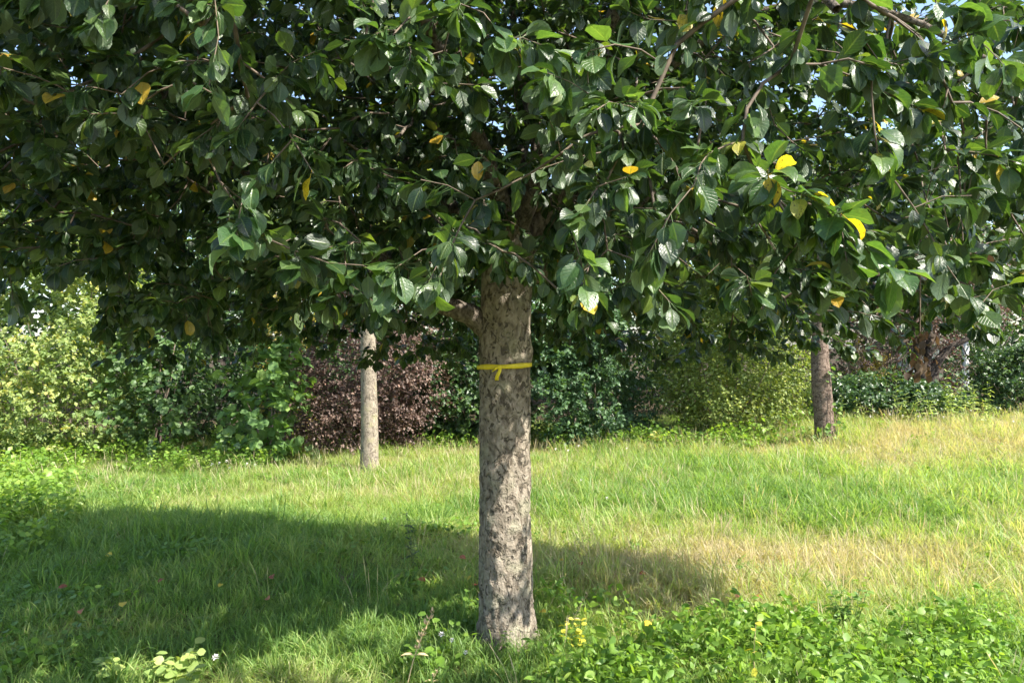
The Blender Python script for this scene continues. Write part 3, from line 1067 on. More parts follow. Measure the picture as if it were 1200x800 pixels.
M['lf_olive'] = mass_leaf_mat('olive_green_leaf', [(0, (0.07, 0.11, 0.03)), (.5, (0.17, 0.225, 0.055)), (.9, (0.31, 0.345, 0.09)), (1, (0.40, 0.36, 0.10))], .5, .3, (.17, .2, .1))
M['lf_yellow'] = mass_leaf_mat('yellow_leaf_small', [(0, (0.24, 0.22, 0.06)), (.6, (0.40, 0.33, 0.10)), (1, (0.48, 0.38, 0.14))], .5, .35, None)
M['lf_brown'] = mass_leaf_mat('dry_brown_leaf', [(0, (0.045, 0.034, 0.025)), (.6, (0.085, 0.06, 0.044)), (1, (0.14, 0.10, 0.065))], .7, .2, None, .2, (1, .8, .5))
M['lf_tree'] = mass_leaf_mat('tall_tree_leaf', [(0, (0.022, 0.05, 0.018)), (.6, (0.045, 0.088, 0.028)), (1, (0.09, 0.14, 0.045))], .5, .3, (.1, .14, .08))

HG = None
shrub('pale_shrub', 'tall pale yellow-green shrub, sunlit and dense, with small yellowing leaves', 50, 548, 3.1, 3.9, 2.2, 'lf_yellowgreen', .066, 2300, 14, .30, seed=11, depth_back=.75, gap=.14)
shrub('round_leaved_shrub', 'loose shrub of pale round leaves in sprays beside the pale yellow-green shrub', 185, 545, 1.5, 2.2, 1.3, 'lf_round', .088, 330, 10, .38, seed=12, template=ROUND_LEAF, depth_back=.8, gap=.36, droop=.1)
shrub('dark_shrub', 'deep shaded dark green shrub behind the hazel sapling', 235, 540, 3.2, 3.2, 1.4, 'lf_dark', .075, 1300, 12, .3, seed=13, depth_back=1.9)
shrub('hazel_sapling', 'small bright green sapling with big broad leaves beside the purple shrub', 315, 546, .95, 1.75, .8, 'lf_hazel', .135, 110, 9, .30, seed=14, template=ROUND_LEAF, depth_back=.25, gap=.3, nstem=4)
shrub('purple_shrub', 'dusky purple-brown leaved shrub behind the slim pale trunk', 425, 540, 2.0, 2.6, 1.6, 'lf_purple', .052, 1900, 14, .40, seed=15, depth_back=1.0, gap=.16, twiggy=90)
shrub('glossy_shrub', 'glossy mid green shrub between the purple shrub and the ribboned trunk', 550, 530, 2.3, 2.6, 1.5, 'lf_dark', .08, 1500, 12, .30, seed=16, depth_back=.85, up=.3)
shrub('dogwood_shrub', 'blue-green rounded shrub with fine leaves, just behind the ribboned trunk', 690, 527, 2.4, 2.1, 1.5, 'lf_blue', .075, 1800, 13, .27, seed=17, depth_back=.75, gap=.15, up=.2)
shrub('privet_shrub', 'upright olive yellow-green shrub with arching tips beside the scarred brown trunk', 855, 518, 2.2, 2.35, 1.6, 'lf_olive', .052, 2300, 14, .48, seed=18, depth_back=.75, gap=.14, up=1.7, droop=.12)
shrub('golden_shrub', 'yellowing shrub glimpsed above the hazel sapling', 335, 540, 1.0, 2.7, .8, 'lf_yellow', .06, 260, 10, .25, seed=27, depth_back=1.6, gap=.3)
shrub('understory_shrub', 'low dark green shrub in the hollow behind the scarred brown trunk', 1030, 497, 2.4, .5, 1.2, 'lf_dark', .07, 700, 12, .36, seed=19, depth_back=.8, up=1.0, gap=.3)  # dark leaf colour also carries the shade of the hollow
shrub('golden_bush', 'small bush of dull yellow leaves in the dark hollow', 1022, 486, .66, 1.05, .5, 'lf_yellow', .055, 85, 10, .18, seed=20, depth_back=.7, z0=.55)
shrub('thorny_shrub', 'tangle of dry purple-brown twigs and sparse leaves above the hollow', 1045, 495, 2.6, 2.9, 1.4, 'lf_purple', .05, 1100, 10, .3, seed=21, depth_back=1.9, gap=.22, twiggy=900, nstem=9)
shrub('ivy_shrub', 'dark glossy ivy-like shrub at the end of the hedge beside the white post', 1190, 492, 1.6, 1.05, 1.3, 'lf_dark', .06, 800, 12, .22, seed=22, depth_back=.7)
shrub('backing_shrub', 'tall dark evergreen shrub filling the hedge behind the blue-green shrub', 640, 525, 3.8, 3.8, 1.5, 'lf_dark', .085, 1100, 12, .32, seed=23, depth_back=2.9)
shrub('backing_shrub', 'tall mid green shrub rising behind the olive yellow-green shrub', 840, 515, 3.2, 4.0, 1.6, 'lf_tree', .07, 1100, 12, .32, seed=24, depth_back=3.0)
shrub('backing_shrub', 'dim green shrub closing the gap behind the dark branching tree', 1140, 490, 4.2, 3.4, 1.5, 'lf_tree', .065, 900, 12, .3, seed=25, depth_back=3.0)
shrub('backing_shrub', 'tall shaded green shrub rising behind the purple-brown shrub', 420, 540, 3.2, 4.2, 1.6, 'lf_tree', .075, 1100, 12, .32, seed=26, depth_back=3.2)


def tree_thing(name, label, base, trunk_pts, trunk_r, trunk_mat, crown_c, crown_r, mat, leaf, nshoot, per, seed, limbs=5, cat='tree', sides=24, gap=.2, shoot=.35, rough=.008, group=None):
    rg = np.random.default_rng(seed)
    b = np.array([base[0], base[1], float(ground_z(base[0], base[1]))])
    root = empty(name, tuple(b), label, cat, group)
    c = curve_pts(trunk_pts, 60)
    rr = np.interp(np.linspace(0, 1, 60), np.linspace(0, 1, len(trunk_r)), trunk_r)
    ts = TubeSet().add(c, rr, sides)
    V = np.concatenate(ts.v)
    cc = np.repeat(c, sides, 0)
    nz_ = vnoise(V * np.array([14, 14, 9]) + seed, seed) - .5 + .5 * (vnoise(V * np.array([35, 35, 22]) + seed, seed) - .5)
    V = V + norm(V - cc) * (nz_ * rough * 2)[:, None]
    obj('trunk', mesh_np('trunk', V, np.concatenate(ts.f)), M[trunk_mat], root)
    (v, f, q), clumps = foliage_mass(crown_c, crown_r, nshoot, per, shoot, leaf, rg, LOW_LEAF, 1.9, .3, .5, seed, gap)
    o = obj('crown', mesh_np('crown', v, f, False, None, {'rnd': q}), M[mat], root)
    o['kind'] = 'stuff'
    top = c[-1]
    for k in range(limbs):
        tgt = clumps[int(rg.integers(0, len(clumps)))]
        md = (top + tgt) / 2 + np.array([0, 0, .25]) + rg.normal(0, .08, 3)
        obj('limb', tube_mesh('limb', curve_pts([top - (c[-1] - c[-4]), top * .8 + md * .2, md, tgt], 14), np.linspace(rr[-1] * .7, .008, 14), 8), M[trunk_mat], root)
    return root


b1 = ground_point(433, 553)
tree_thing('apple_tree', 'slim pale straight trunk carrying an apple crown in front of the purple shrub', b1,
           [(0, 0, -.05), (0, 0, .5), (-.01, 0, 1.2), (-.02, 0, 1.9), (-.03, 0, 2.9)], [.122, .114, .108, .102, .098, .095, .085, .06], 'bark_pale',
           (-.1, .2, 3.3), (1.5, 1.5, 1.2), 'lf_olive', .07, 700, 12, 31, 7, rough=.004)
b2 = ground_point(966, 519)
tree_thing('apple_tree', 'scarred brown trunk with ivy at its foot beside the olive shrub', b2,
           [(0.02, 0, -.05), (0.0, 0, .3), (-.05, 0, 1.0), (-.06, 0, 1.7), (-.08, 0, 2.9)], [.155, .138, .128, .122, .112, .105, .09, .06], 'bark_brown',
           (.5, .5, 3.4), (1.5, 1.5, 1.1), 'apple_leaf', .075, 650, 12, 32, 7)
# dark branching tree behind the grass on the rise
b3 = ground_point(1088, 496)
b3[1] += 1.3
b3[0] *= b3[1] / (b3[1] - 1.3)
r3 = tree_thing('plum_tree', 'dark crooked multi-stemmed tree with purple foliage beyond the tall weeds', b3,
                [(0, 0, -.05), (-.02, 0, .3), (.03, 0, .55)], [.2, .17, .15], 'bark_dark', (.3, .5, 2.1), (2.0, 1.4, 1.0), 'lf_purple', .05, 900, 12, 33, 0, gap=.26)
for pts, r0 in (([(.02, 0, .45), (-.16, 0, .8), (-.22, -.05, 1.25), (-.35, -.1, 1.9), (-.6, -.2, 2.6)], .095),
                ([(.05, 0, .5), (.16, .05, .85), (.42, .05, 1.15), (.8, 0, 1.4), (1.2, -.1, 2.1)], .10),
                ([(.03, .02, .5), (.05, .1, 1.0), (.12, .15, 1.6), (.1, .2, 2.4)], .075)):
    c = curve_pts(pts, 22)
    obj('limb', tube_mesh('limb', c, np.linspace(r0, .02, 22), 12), M['bark_dark'], r3)
# taller trees beyond the hedge
for nm, lb, bx, by, cz, cr, mt, sd in (
        ('field_maple', 'tall green tree rising beyond the pale yellow-green shrub', -6.5, 16.5, 4.6, (3.0, 2.6, 2.8), 'lf_tree', 41),
        ('field_maple', 'tall dark green tree rising beyond the purple-brown shrub', -1.6, 17.5, 4.8, (3.2, 2.6, 3.0), 'lf_dark', 42),
        ('field_maple', 'tall green tree rising beyond the olive yellow-green shrub', 4.2, 18.0, 4.4, (3.0, 2.6, 2.6), 'lf_tree', 43),
        ('field_maple', 'tall dusky tree rising beyond the dark branching tree', 9.6, 17.5, 4.4, (3.2, 2.6, 2.6), 'lf_dark', 44)):
    tree_thing(nm, lb, (bx, by), [(0, 0, -.1), (.05, 0, 1.0), (-.03, 0, 2.2)], [.2, .16, .14], 'bark_dark', (0, 0, cz), cr, mt, .12, 1100, 12, sd, 5, gap=.2, shoot=.5)

# far wood that closes the view behind hedge and trees: one mass nobody could count
fr = np.random.default_rng(77)
n_ = 26000
fx = fr.uniform(-24, 26, n_)
fy = 21.5 + fr.uniform(0, 1, n_) * 2.5
topz = 4.6 + 2.2 * vnoise(np.stack([fx * .35, 0 * fx, 0 * fx], 1) + 9, 15) + .8 * vnoise(np.stack([fx * 1.3, 0 * fx, 0 * fx], 1), 16)
fz = topz * fr.uniform(0, 1, n_) ** .85
fp = np.stack([fx, fy, fz + ground_z(fx, fy)], -1)
ax_ = norm(fr.normal(size=(n_, 3)) + np.array([0, -.5, .3]))
d_, nn_ = leaf_frames(ax_, None, fr, .3, .6)
v, f, q = place_leaves([LOW_LEAF], fp, d_, norm(nn_ + np.array([0, -.4, 0])), fr.uniform(.22, .42, n_), np.zeros(n_, int), np.clip(.6 * vnoise(fp * 1.2, 17) + .4 * fr.uniform(0, 1, n_), 0, 1))
o = obj('far_wood', mesh_np('far_wood', v, f, False, None, {'rnd': q}), M['lf_tree'])
tag(o, 'dim green wood closing the view behind the hedge', 'wood', kind='stuff')

# ------------------------------------------------------------------ post and shed seen through the hedge
M['white_paint'] = plain_mat('white_pipe', (0.72, 0.74, 0.76), .5, .06, 8)
M['grey_panel'] = plain_mat('grey_panel', (0.20, 0.235, 0.245), .7, .12, 5)
pb = P(1132, 449, 15.0)
gzp = float(ground_z(pb[0], 15.0))
post = empty('post', (pb[0], 15.0, gzp), 'white round post standing in the gap of the hedge', 'post')
obj('pipe', tube_mesh('pipe', [(0, 0, -.1), (0, 0, 1.28), (0, 0, 1.3)], [.06, .06, .0], 14), M['white_paint'], post)
obj('collar', tube_mesh('collar', [(0, 0, .30), (0, 0, .301), (0, 0, .36), (0, 0, .361)], [.06, .075, .075, .06], 14), M['white_paint'], post)


def box(name, lo, hi, mat, parent):
    x0, y0, z0 = lo
    x1, y1, z1 = hi
    V = np.array([(x0, y0, z0), (x1, y0, z0), (x1, y1, z0), (x0, y1, z0), (x0, y0, z1), (x1, y0, z1), (x1, y1, z1), (x0, y1, z1)])
    F = np.array([(0, 3, 2, 1), (4, 5, 6, 7), (0, 1, 5, 4), (1, 2, 6, 5), (2, 3, 7, 6), (3, 0, 4, 7)])
    return obj(name, mesh_np(name, V, F, False), mat, parent)


shed = empty('shed', (pb[0] - .3, 16.2, gzp), 'low grey board shed glimpsed behind the white post', 'shed')
for k in range(7):
    box('board', (-.45, 0.0, .0 + .17 * k), (.45, .03, .16 + .17 * k), M['grey_panel'], shed)
box('roof', (-.5, -.1, 1.21), (.5, 1.0, 1.27), M['grey_panel'], shed)


# ------------------------------------------------------------------ grass
def tuft(n, lmin, lmax, width, spread, lean, rg, seg=3, bend=1.0, seed_heads=0):
    V, F, R = [], [], []
    for _ in range(n):
        a = rg.uniform(0, 6.283)
        rr_ = spread * math.sqrt(rg.uniform())
        b = np.array([rr_ * math.cos(a), rr_ * math.sin(a), -0.005])
        L = rg.uniform(lmin, lmax)
        az = a + rg.normal(0, .7)
        le = abs(rg.normal(lean, .25))
        hd = np.array([math.cos(az), math.sin(az), 0])
        sd = np.array([-math.sin(az), math.cos(az), 0])
        tw_ = rg.normal(0, .5)
        sd = norm(sd * math.cos(tw_) + hd * math.sin(tw_))
        p_ = b.copy()
        ang = le * .4
        i0 = len(V)
        w = width * rg.uniform(.6, 1.3)
        for s_ in range(seg + 1):
            u = s_ / seg
            ww = w * (1 - u ** 2.2) * .5 + .0003
            V.append(p_ - sd * ww)
            V.append(p_ + sd * ww)
            ang2 = ang + bend * le * u * 1.1
            p_ = p_ + (hd * math.sin(ang2) + np.array([0, 0, 1]) * math.cos(ang2)) * L / seg
        rv = rg.uniform()
        for s_ in range(seg):
            a0 = i0 + 2 * s_
            F.append((a0, a0 + 1, a0 + 3, a0 + 2))
            R.append(rv)
    for _ in range(seed_heads):
        a = rg.uniform(0, 6.283)
        L = rg.uniform(lmax, lmax * 1.5)
        hd = np.array([math.cos(a), math.sin(a), 0])
        le = abs(rg.normal(.45, .3))
        p0 = hd * spread * rg.uniform(0, 1)
        p1 = p0 + (np.array([0, 0, 1]) * math.cos(le * .5) + hd * math.sin(le * .5)) * L * .6
        p2 = p1 + (np.array([0, 0, 1]) * math.cos(le) + hd * math.sin(le)) * L * .4
        sd = np.array([-math.sin(a), math.cos(a), 0])
        i0 = len(V)
        for p_, w in ((p0, .0009), (p1, .0007), (p1 + (p2 - p1) * .35, .0022), (p2, .0006)):
            V.append(p_ - sd * w)
            V.append(p_ + sd * w)
        for s_ in range(3):
            a0 = i0 + 2 * s_
            F.append((a0, a0 + 1, a0 + 3, a0 + 2))
            R.append(1.0)
    return mesh_np('tuft', np.array(V), np.array(F), True, None, {'rnd': R})


def leafy(n, lmin, lmax, height, spread, rg, template, up=.8):
    """small broad-leaved weed: leaves on short stalks"""
    k = n
    a = rg.uniform(0, 6.283, k)
    r_ = spread * np.sqrt(rg.uniform(0, 1, k))
    pos = np.stack([r_ * np.cos(a), r_ * np.sin(a), height * rg.uniform(.25, 1, k)], -1)
    d = norm(np.stack([np.cos(a), np.sin(a), rg.normal(0.05, .35, k)], -1) + rg.normal(0, .45, (k, 3)))
    nn = np.array([0, 0, 1.0]) * up + rg.normal(0, .4, (k, 3))
    nn = norm(nn - d * np.sum(nn * d, 1, keepdims=True))
    v, f, q = place_leaves([template], pos, d, nn, rg.uniform(lmin, lmax, k), np.zeros(k, int), rg.uniform(0, 1, k))
    st = TubeSet()
    for i_ in range(0, k):
        st.add(np.stack([pos[i_] * np.array([.3, .3, 0]), pos[i_]]), [.0012, .0008], 3)
    sv = np.concatenate(st.v)
    sfq = np.concatenate(st.f) + len(v)
    allf = [f, sfq]
    return mesh_np('weed', np.vstack([v, sv]), allf, True, None, {'rnd': np.concatenate([q, np.full(len(sfq), .3)])})


def scatter(name, xy, sources, mat, scale, tint, label, cat, idx=None, tilt=.12, rg=None, lean=None):
    """one stuff object: points on the ground carrying copies of small plants"""
    rg = rg or np.random.default_rng(99)
    n = len(xy)
    z = ground_z(xy[:, 0], xy[:, 1])
    me = bpy.data.meshes.new(name)
    me.vertices.add(n)
    me.vertices.foreach_set('co', np.stack([xy[:, 0], xy[:, 1], z], -1).astype(np.float32).ravel())
    rot = np.stack([rg.normal(0, tilt, n), rg.normal(0, tilt, n), rg.uniform(0, 6.283, n)], -1)
    a = me.attributes.new('rot', 'FLOAT_VECTOR', 'POINT')
    a.data.foreach_set('vector', rot.astype(np.float32).ravel())
    a = me.attributes.new('scl', 'FLOAT', 'POINT')
    a.data.foreach_set('value', np.asarray(scale, np.float32))
    a = me.attributes.new('tint', 'FLOAT', 'POINT')
    a.data.foreach_set('value', np.asarray(tint, np.float32))
    a = me.attributes.new('pick', 'INT', 'POINT')
    a.data.foreach_set('value', (rg.integers(0, len(sources), n) if idx is None else idx).astype(np.int32))
    o = bpy.data.objects.new(name, me)
    COL.objects.link(o)
    coll = bpy.data.collections.new(name + '_kinds')
    for k, sm in enumerate(sources):
        sm.materials.clear()
        sm.materials.append(mat)
        so_ = bpy.data.objects.new('%s_kind_%02d' % (name, k), sm)
        coll.objects.link(so_)
    ng = bpy.data.node_groups.new(name + '_nodes', 'GeometryNodeTree')
    ng.interface.new_socket('Geometry', in_out='INPUT', socket_type='NodeSocketGeometry')
    ng.interface.new_socket('Geometry', in_out='OUTPUT', socket_type='NodeSocketGeometry')
    N = ng.nodes
    gi, go = N.new('NodeGroupInput'), N.new('NodeGroupOutput')
    ci = N.new('GeometryNodeCollectionInfo')
    ci.inputs['Collection'].default_value = coll
    ci.inputs['Separate Children'].default_value = True
    ci.inputs['Reset Children'].default_value = True
    ip = N.new('GeometryNodeInstanceOnPoints')
    ip.inputs['Pick Instance'].default_value = True

    def na_(nm, ty):
        q_ = N.new('GeometryNodeInputNamedAttribute')
        q_.data_type = ty
        q_.inputs['Name'].default_value = nm
        return q_.outputs['Attribute']
    e2r = N.new('FunctionNodeEulerToRotation')
    ng.links.new(na_('rot', 'FLOAT_VECTOR'), e2r.inputs[0])
    ng.links.new(gi.outputs[0], ip.inputs['Points'])
    ng.links.new(ci.outputs[0], ip.inputs['Instance'])
    ng.links.new(na_('pick', 'INT'), ip.inputs['Instance Index'])
    ng.links.new(e2r.outputs[0], ip.inputs['Rotation'])
    ng.links.new(na_('scl', 'FLOAT'), ip.inputs['Scale'])
    ng.links.new(ip.outputs[0], go.inputs[0])
    md = o.modifiers.new('scatter', 'NODES')
    md.node_group = ng
    return tag(o, label, cat, None, 'stuff')


def to_pix(x, y):
    z = ground_z(x, y)
    return 600 + FPX * x / y, HORIZON + FPX * (CAM_H - z) / y


def meadow_points(dens_near, dens_far, rg, y0=2.7, y1=14.0):
    pts = []
    y = y0
    while y < y1:
        h = 0.25
        d = dens_near + (dens_far - dens_near) * float(ss(y, 4.0, 10.0))
        w = 0.74 * y + 1.2
        n = int(d * 2 * w * h)
        pts.append(np.stack([rg.uniform(-w, w, n), rg.uniform(y, y + h, n)], -1))
        y += h
    pts = np.concatenate(pts)
    return pts[np.hypot(pts[:, 0] - TX, pts[:, 1] - TY) > 0.19]


def bump2(px, py, cx, cy, sx, sy):
    return np.exp(-((px - cx) / sx) ** 2 - ((py - cy) / sy) ** 2)


def dryness(x, y):
    """0 lush green .. 1 straw, over the meadow"""
    px, py = to_pix(x, y)
    n1_ = vnoise(np.stack([x * .9, y * .9, 0 * x], 1) + 3, 61)
    n2_ = vnoise(np.stack([x * 3.1, y * 3.1, 0 * x], 1) + 5, 62)
    d = 0.36 + 0.46 * (n1_ - .5) + 0.42 * (n2_ - .5)
    d += 0.42 * bump2(px, py, 820, 665, 260, 42)          # dry strip beyond the ground cover
    d += 0.30 * bump2(px, py, 1080, 520, 240, 24)         # dry grass on the rise
    d += 0.16 * bump2(px, py, 520, 565, 150, 28)
    d += 0.20 * bump2(px, py, 1060, 690, 160, 30)
    d -= 0.26 * bump2(px, py, 850, 585, 330, 26)          # lush band
    d -= 0.20 * bump2(px, py, 200, 680, 420, 110)
    d -= 0.22 * bump2(px, py, 450, 770, 260, 50)
    return np.clip(d, .02, .98)


GR = [(0.0, (0.115, 0.205, 0.050)), (0.22, (0.20, 0.295, 0.072)), (0.45, (0.29, 0.345, 0.11)), (0.62, (0.315, 0.31, 0.15)), (0.8, (0.345, 0.30, 0.19)), (1.0, (0.42, 0.35, 0.245))]
M['grass'] = grass_mat('grass_blade', GR, .42, .5)
gr_ = np.random.default_rng(101)
short = [tuft(26, .03, .11, .0042, .055, 1.15, gr_) for _ in range(6)]
pts = meadow_points(330, 170, gr_)
dr = dryness(pts[:, 0], pts[:, 1])
scatter('grass', pts, short, M['grass'], gr_.uniform(.55, 1.6, len(pts)), np.clip(dr + gr_.normal(0, .06, len(pts)), 0, 1), 'short meadow grass covering the ground under the trees', 'grass', rg=gr_, tilt=.2)
# long lush grass: band on the rise and before the trunk
long_ = [tuft(22, .10, .24, .0058, .08, .85, gr_, 4, 1.6) for _ in range(6)]
pts = meadow_points(150, 120, gr_)
px_, py_ = to_pix(pts[:, 0], pts[:, 1])
nn_ = vnoise(np.stack([pts[:, 0] * 1.1, pts[:, 1] * 1.1, 0 * pts[:, 0]], 1), 71)
dens = 0.95 * bump2(px_, py_, 880, 588, 320, 30) + .35 * ss(nn_, .5, .72) * (py_ < 700) + .55 * bump2(px_, py_, 420, 770, 230, 45) + .6 * bump2(px_, py_, 60, 630, 120, 50) + .35 * bump2(px_, py_, 330, 640, 130, 30) + .6 * bump2(px_, py_, 720, 690, 110, 20) + .3 * bump2(px_, py_, 1180, 640, 80, 60) + .16 * (nn_ > .6) + .5 * bump2(px_, py_, 595, 765, 60, 14) + .32 * (px_ > 640) * (py_ > 735) + .3 * ss(nn_, .45, .7) * (py_ > 700)
s_ = gr_.uniform(0, 1, len(pts)) < dens
pts = pts[s_]
pz, pw = to_pix(pts[:, 0], pts[:, 1])
sc_ = gr_.uniform(.6, 1.45, len(pts)) * np.where(pw > 700, .65, 1.0)
scatter('grass', pts, long_, M['grass'], sc_, np.clip(dryness(pts[:, 0], pts[:, 1]) * .7 + gr_.normal(0, .05, len(pts)), 0, 1), 'long lush green grass in a band on the rise and in clumps', 'grass', rg=gr_, tilt=.18)
# straw: dry stalks with seed heads
straw = [tuft(14, .05, .17, .0028, .09, .95, gr_, 3, 1.2, 4 if k % 2 else 2) for k in range(6)]
pts = meadow_points(70, 75, gr_)
px_, py_ = to_pix(pts[:, 0], pts[:, 1])
dens = .22 + .9 * bump2(px_, py_, 850, 660, 280, 40) + .9 * bump2(px_, py_, 1080, 518, 260, 26) + .5 * bump2(px_, py_, 540, 570, 170, 35) + .8 * bump2(px_, py_, 760, 530, 260, 7) + .6 * bump2(px_, py_, 1080, 690, 150, 35)
dens *= np.where((px_ < 560) & (py_ > 600), .10, 1) * np.where(py_ > 735, .2, 1)
pts = pts[gr_.uniform(0, 1, len(pts)) < dens]
scatter('grass', pts, straw, M['grass'], gr_.uniform(.6, 1.5, len(pts)), np.clip(.72 + gr_.normal(0, .12, len(pts)), .3, 1), 'dry straw coloured grass stalks with seed heads', 'grass', rg=gr_, tilt=.22)

# ground cover
M['weed'] = grass_mat('weed_leaf', [(0, (0.08, 0.16, 0.028)), (.5, (0.155, 0.265, 0.042)), (1, (0.26, 0.345, 0.07))], .38, .42)
COVER = [leaf_template(4, 2, w_, f_, c_, .03, 140 + k, .42) for k, (w_, f_, c_) in enumerate(((.5, .25, .6), (.62, .15, .4), (.42, .4, .9)))]
cov = [leafy(16, .032, .068, .13 + .02 * k, .08, gr_, COVER[k % 3], .55) for k in range(6)]
pts = meadow_points(420, 60, gr_, 2.7, 6)
px_, py_ = to_pix(pts[:, 0], pts[:, 1])
edge = 742 + 14 * np.sin(px_ * .02) + 16 * (vnoise(np.stack([px_ * .02, py_ * .02, 0 * px_], 1), 5) - .5)
dens = ss(py_, edge - 4, edge + 14) * ss(px_, 630, 670) * (1 - ss(px_, 1110, 1200)) + .4 * bump2(px_, py_, 690, 725, 40, 20)
nc_ = vnoise(np.stack([pts[:, 0] * 2.6, pts[:, 1] * 2.6, 0 * pts[:, 0]], 1), 44)
pts = pts[gr_.uniform(0, 1, len(pts)) < dens * (.16 + .7 * ss(nc_, .25, .6))]
scatter('ground_cover', pts, cov, M['weed'], gr_.uniform(.6, 1.1, len(pts)), np.clip(gr_.normal(.45, .14, len(pts)), 0, 1), 'dense bright green leafy ground cover beside the ribboned trunk', 'ground cover', rg=gr_, tilt=.15)
clov = [leafy(10, .022, .045, .09, .06, gr_, ROUND_LEAF) for _ in range(4)]
pts = meadow_points(150, 30, gr_)
px_, py_ = to_pix(pts[:, 0], pts[:, 1])
nn_ = vnoise(np.stack([pts[:, 0] * 1.6, pts[:, 1] * 1.6, 0 * pts[:, 0]], 1), 81)
dens = .34 * ss(nn_, .52, .72) * (px_ < 620) + .06 * ss(nn_, .5, .7)
pts = pts[gr_.uniform(0, 1, len(pts)) < dens]
scatter('ground_cover', pts, clov, M['weed'], gr_.uniform(.7, 1.3, len(pts)), np.clip(gr_.normal(.25, .12, len(pts)), 0, 1), 'low round-leaved weeds mixed into the shaded grass', 'ground cover', rg=gr_, tilt=.15)
nett = [leafy(26, .05, .09, .36, .10, gr_, LOW_LEAF) for _ in range(4)]
pts = meadow_points(110, 90, gr_)
px_, py_ = to_pix(pts[:, 0], pts[:, 1])
nw_ = vnoise(np.stack([pts[:, 0] * 1.9, pts[:, 1] * 1.9, 0 * pts[:, 0]], 1), 91)
dens = .9 * bump2(px_, py_, -10, 600, 75, 55) + 1.0 * (py_ > 530) * (px_ < 310) * bump2(px_, py_, 150, 547, 240, 8) * ss(nw_, .3, .6) + .9 * bump2(px_, py_, 650, 526, 280, 5) * ss(nw_, .35, .6) + .35 * bump2(px_, py_, 930, 508, 60, 8) + .8 * bump2(px_, py_, 660, 520, 120, 5)
pts = pts[gr_.uniform(0, 1, len(pts)) < dens]
scatter('undergrowth', pts, nett, M['weed'], gr_.uniform(.35, .95, len(pts)), np.clip(gr_.normal(.55, .2, len(pts)), 0, 1), 'leafy nettles and weeds along the foot of the hedge', 'undergrowth', rg=gr_, tilt=.12)


# ------------------------------------------------------------------ single plants, flowers and fallen leaves
pr = np.random.default_rng(303)


def leaf_obj_mesh(name, W, fold, curl, wave, seed, mat, nu=4, nv=2, peak=.45):
    tv, tf, tuv = leaf_template(nu, nv, W, fold, curl, wave, seed, peak)
    me = mesh_np(name, tv, tf, True, tuv)
    me.materials.append(mat)
    return me


def frame_matrix(d, n, s, loc):
    d = norm(d)
    b_ = norm(np.cross(n, d))
    n = np.cross(d, b_)
    return Matrix(((d[0] * s, b_[0] * s, n[0] * s, loc[0]), (d[1] * s, b_[1] * s, n[1] * s, loc[1]), (d[2] * s, b_[2] * s, n[2] * s, loc[2]), (0, 0, 0, 1)))


def flat_leaf_mat(name, stops, rough=.5, trans=.3):
    m, nt, out = new_mat(name)
    oi = nt.nodes.new('ShaderNodeObjectInfo')
    r = ramp(nt, stops)
    nt.links.new(oi.outputs['Random'], r.inputs[0])
    leaf_shader(nt, out, r.outputs[0], rough, trans, .4)
    return m


M['wl_green'] = flat_leaf_mat('weed_leaf_single', [(0, (0.08, 0.16, 0.03)), (1, (0.16, 0.25, 0.05))])
M['wl_pale'] = flat_leaf_mat('pale_weed_leaf', [(0, (0.19, 0.28, 0.08)), (1, (0.32, 0.38, 0.12))])
M['wl_yellow'] = flat_leaf_mat('yellowing_weed_leaf', [(0, (0.34, 0.34, 0.05)), (1, (0.50, 0.46, 0.06))])
M['wl_dark'] = flat_leaf_mat('dark_weed_leaf', [(0, (0.05, 0.08, 0.04)), (1, (0.10, 0.13, 0.06))])
M['fallen_red'] = flat_leaf_mat('fallen_red_leaf', [(0, (0.26, 0.06, 0.03)), (1, (0.34, 0.14, 0.06))], .6, .15)
M['fallen_yellow'] = flat_leaf_mat('fallen_yellow_leaf', [(0, (0.55, 0.38, 0.03)), (1, (0.62, 0.46, 0.06))], .55, .25)
M['green_stem'] = plain_mat('green_stem', (0.14, 0.19, 0.06), .6, .2, 30)
M['straw_stem'] = plain_mat('straw_stem', (0.46, 0.36, 0.20), .7, .2, 40)
M['petal'] = plain_mat('white_petal', (0.74, 0.71, 0.68), .6, .06, 30)


def plant(name, label, cat, at, height, nleaf, leaf, mesh_list, stem='green_stem', spread=.06, nstem=1, lean=(0, 0), zmin=.15, up=.7, group=None, out_=1.0):
    """upright plant: stems with every leaf a part of its own"""
    at = np.array([at[0], at[1], float(ground_z(at[0], at[1]))])
    root = empty(name, tuple(at), label, cat, group)
    for k in range(nstem):
        a = pr.uniform(0, 6.28)
        off = np.array([math.cos(a), math.sin(a), 0]) * spread * (pr.uniform(.2, 1) if nstem > 1 else 0)
        h = height * pr.uniform(.75, 1.0) if nstem > 1 else height
        c = curve_pts([off * .4 + np.array([0, 0, -.02]), off * .7 + np.array([lean[0] * .3, lean[1] * .3, h * .5]) + pr.normal(0, .01, 3), off + np.array([lean[0], lean[1], h])], 9)
        obj('stem', tube_mesh('stem', c, np.linspace(.0035, .0012, 9), 5), M[stem], root)
        for q_ in range(nleaf):
            u = zmin + (1 - zmin) * (q_ + pr.uniform(0, .8)) / nleaf
            pt_ = c[min(8, int(u * 8.99))]
            a = q_ * 2.4 + pr.normal(0, .3)
            d = np.array([math.cos(a) * out_, math.sin(a) * out_, pr.normal(.15, .3)])
            n = np.array([0, 0, 1.0]) * up + pr.normal(0, .25, 3)
            o = obj('leaf', mesh_list[int(pr.integers(0, len(mesh_list)))], None, root)
            o.matrix_local = frame_matrix(d, n, leaf * pr.uniform(.7, 1.15) * (1.15 - .45 * u), pt_)
    return root


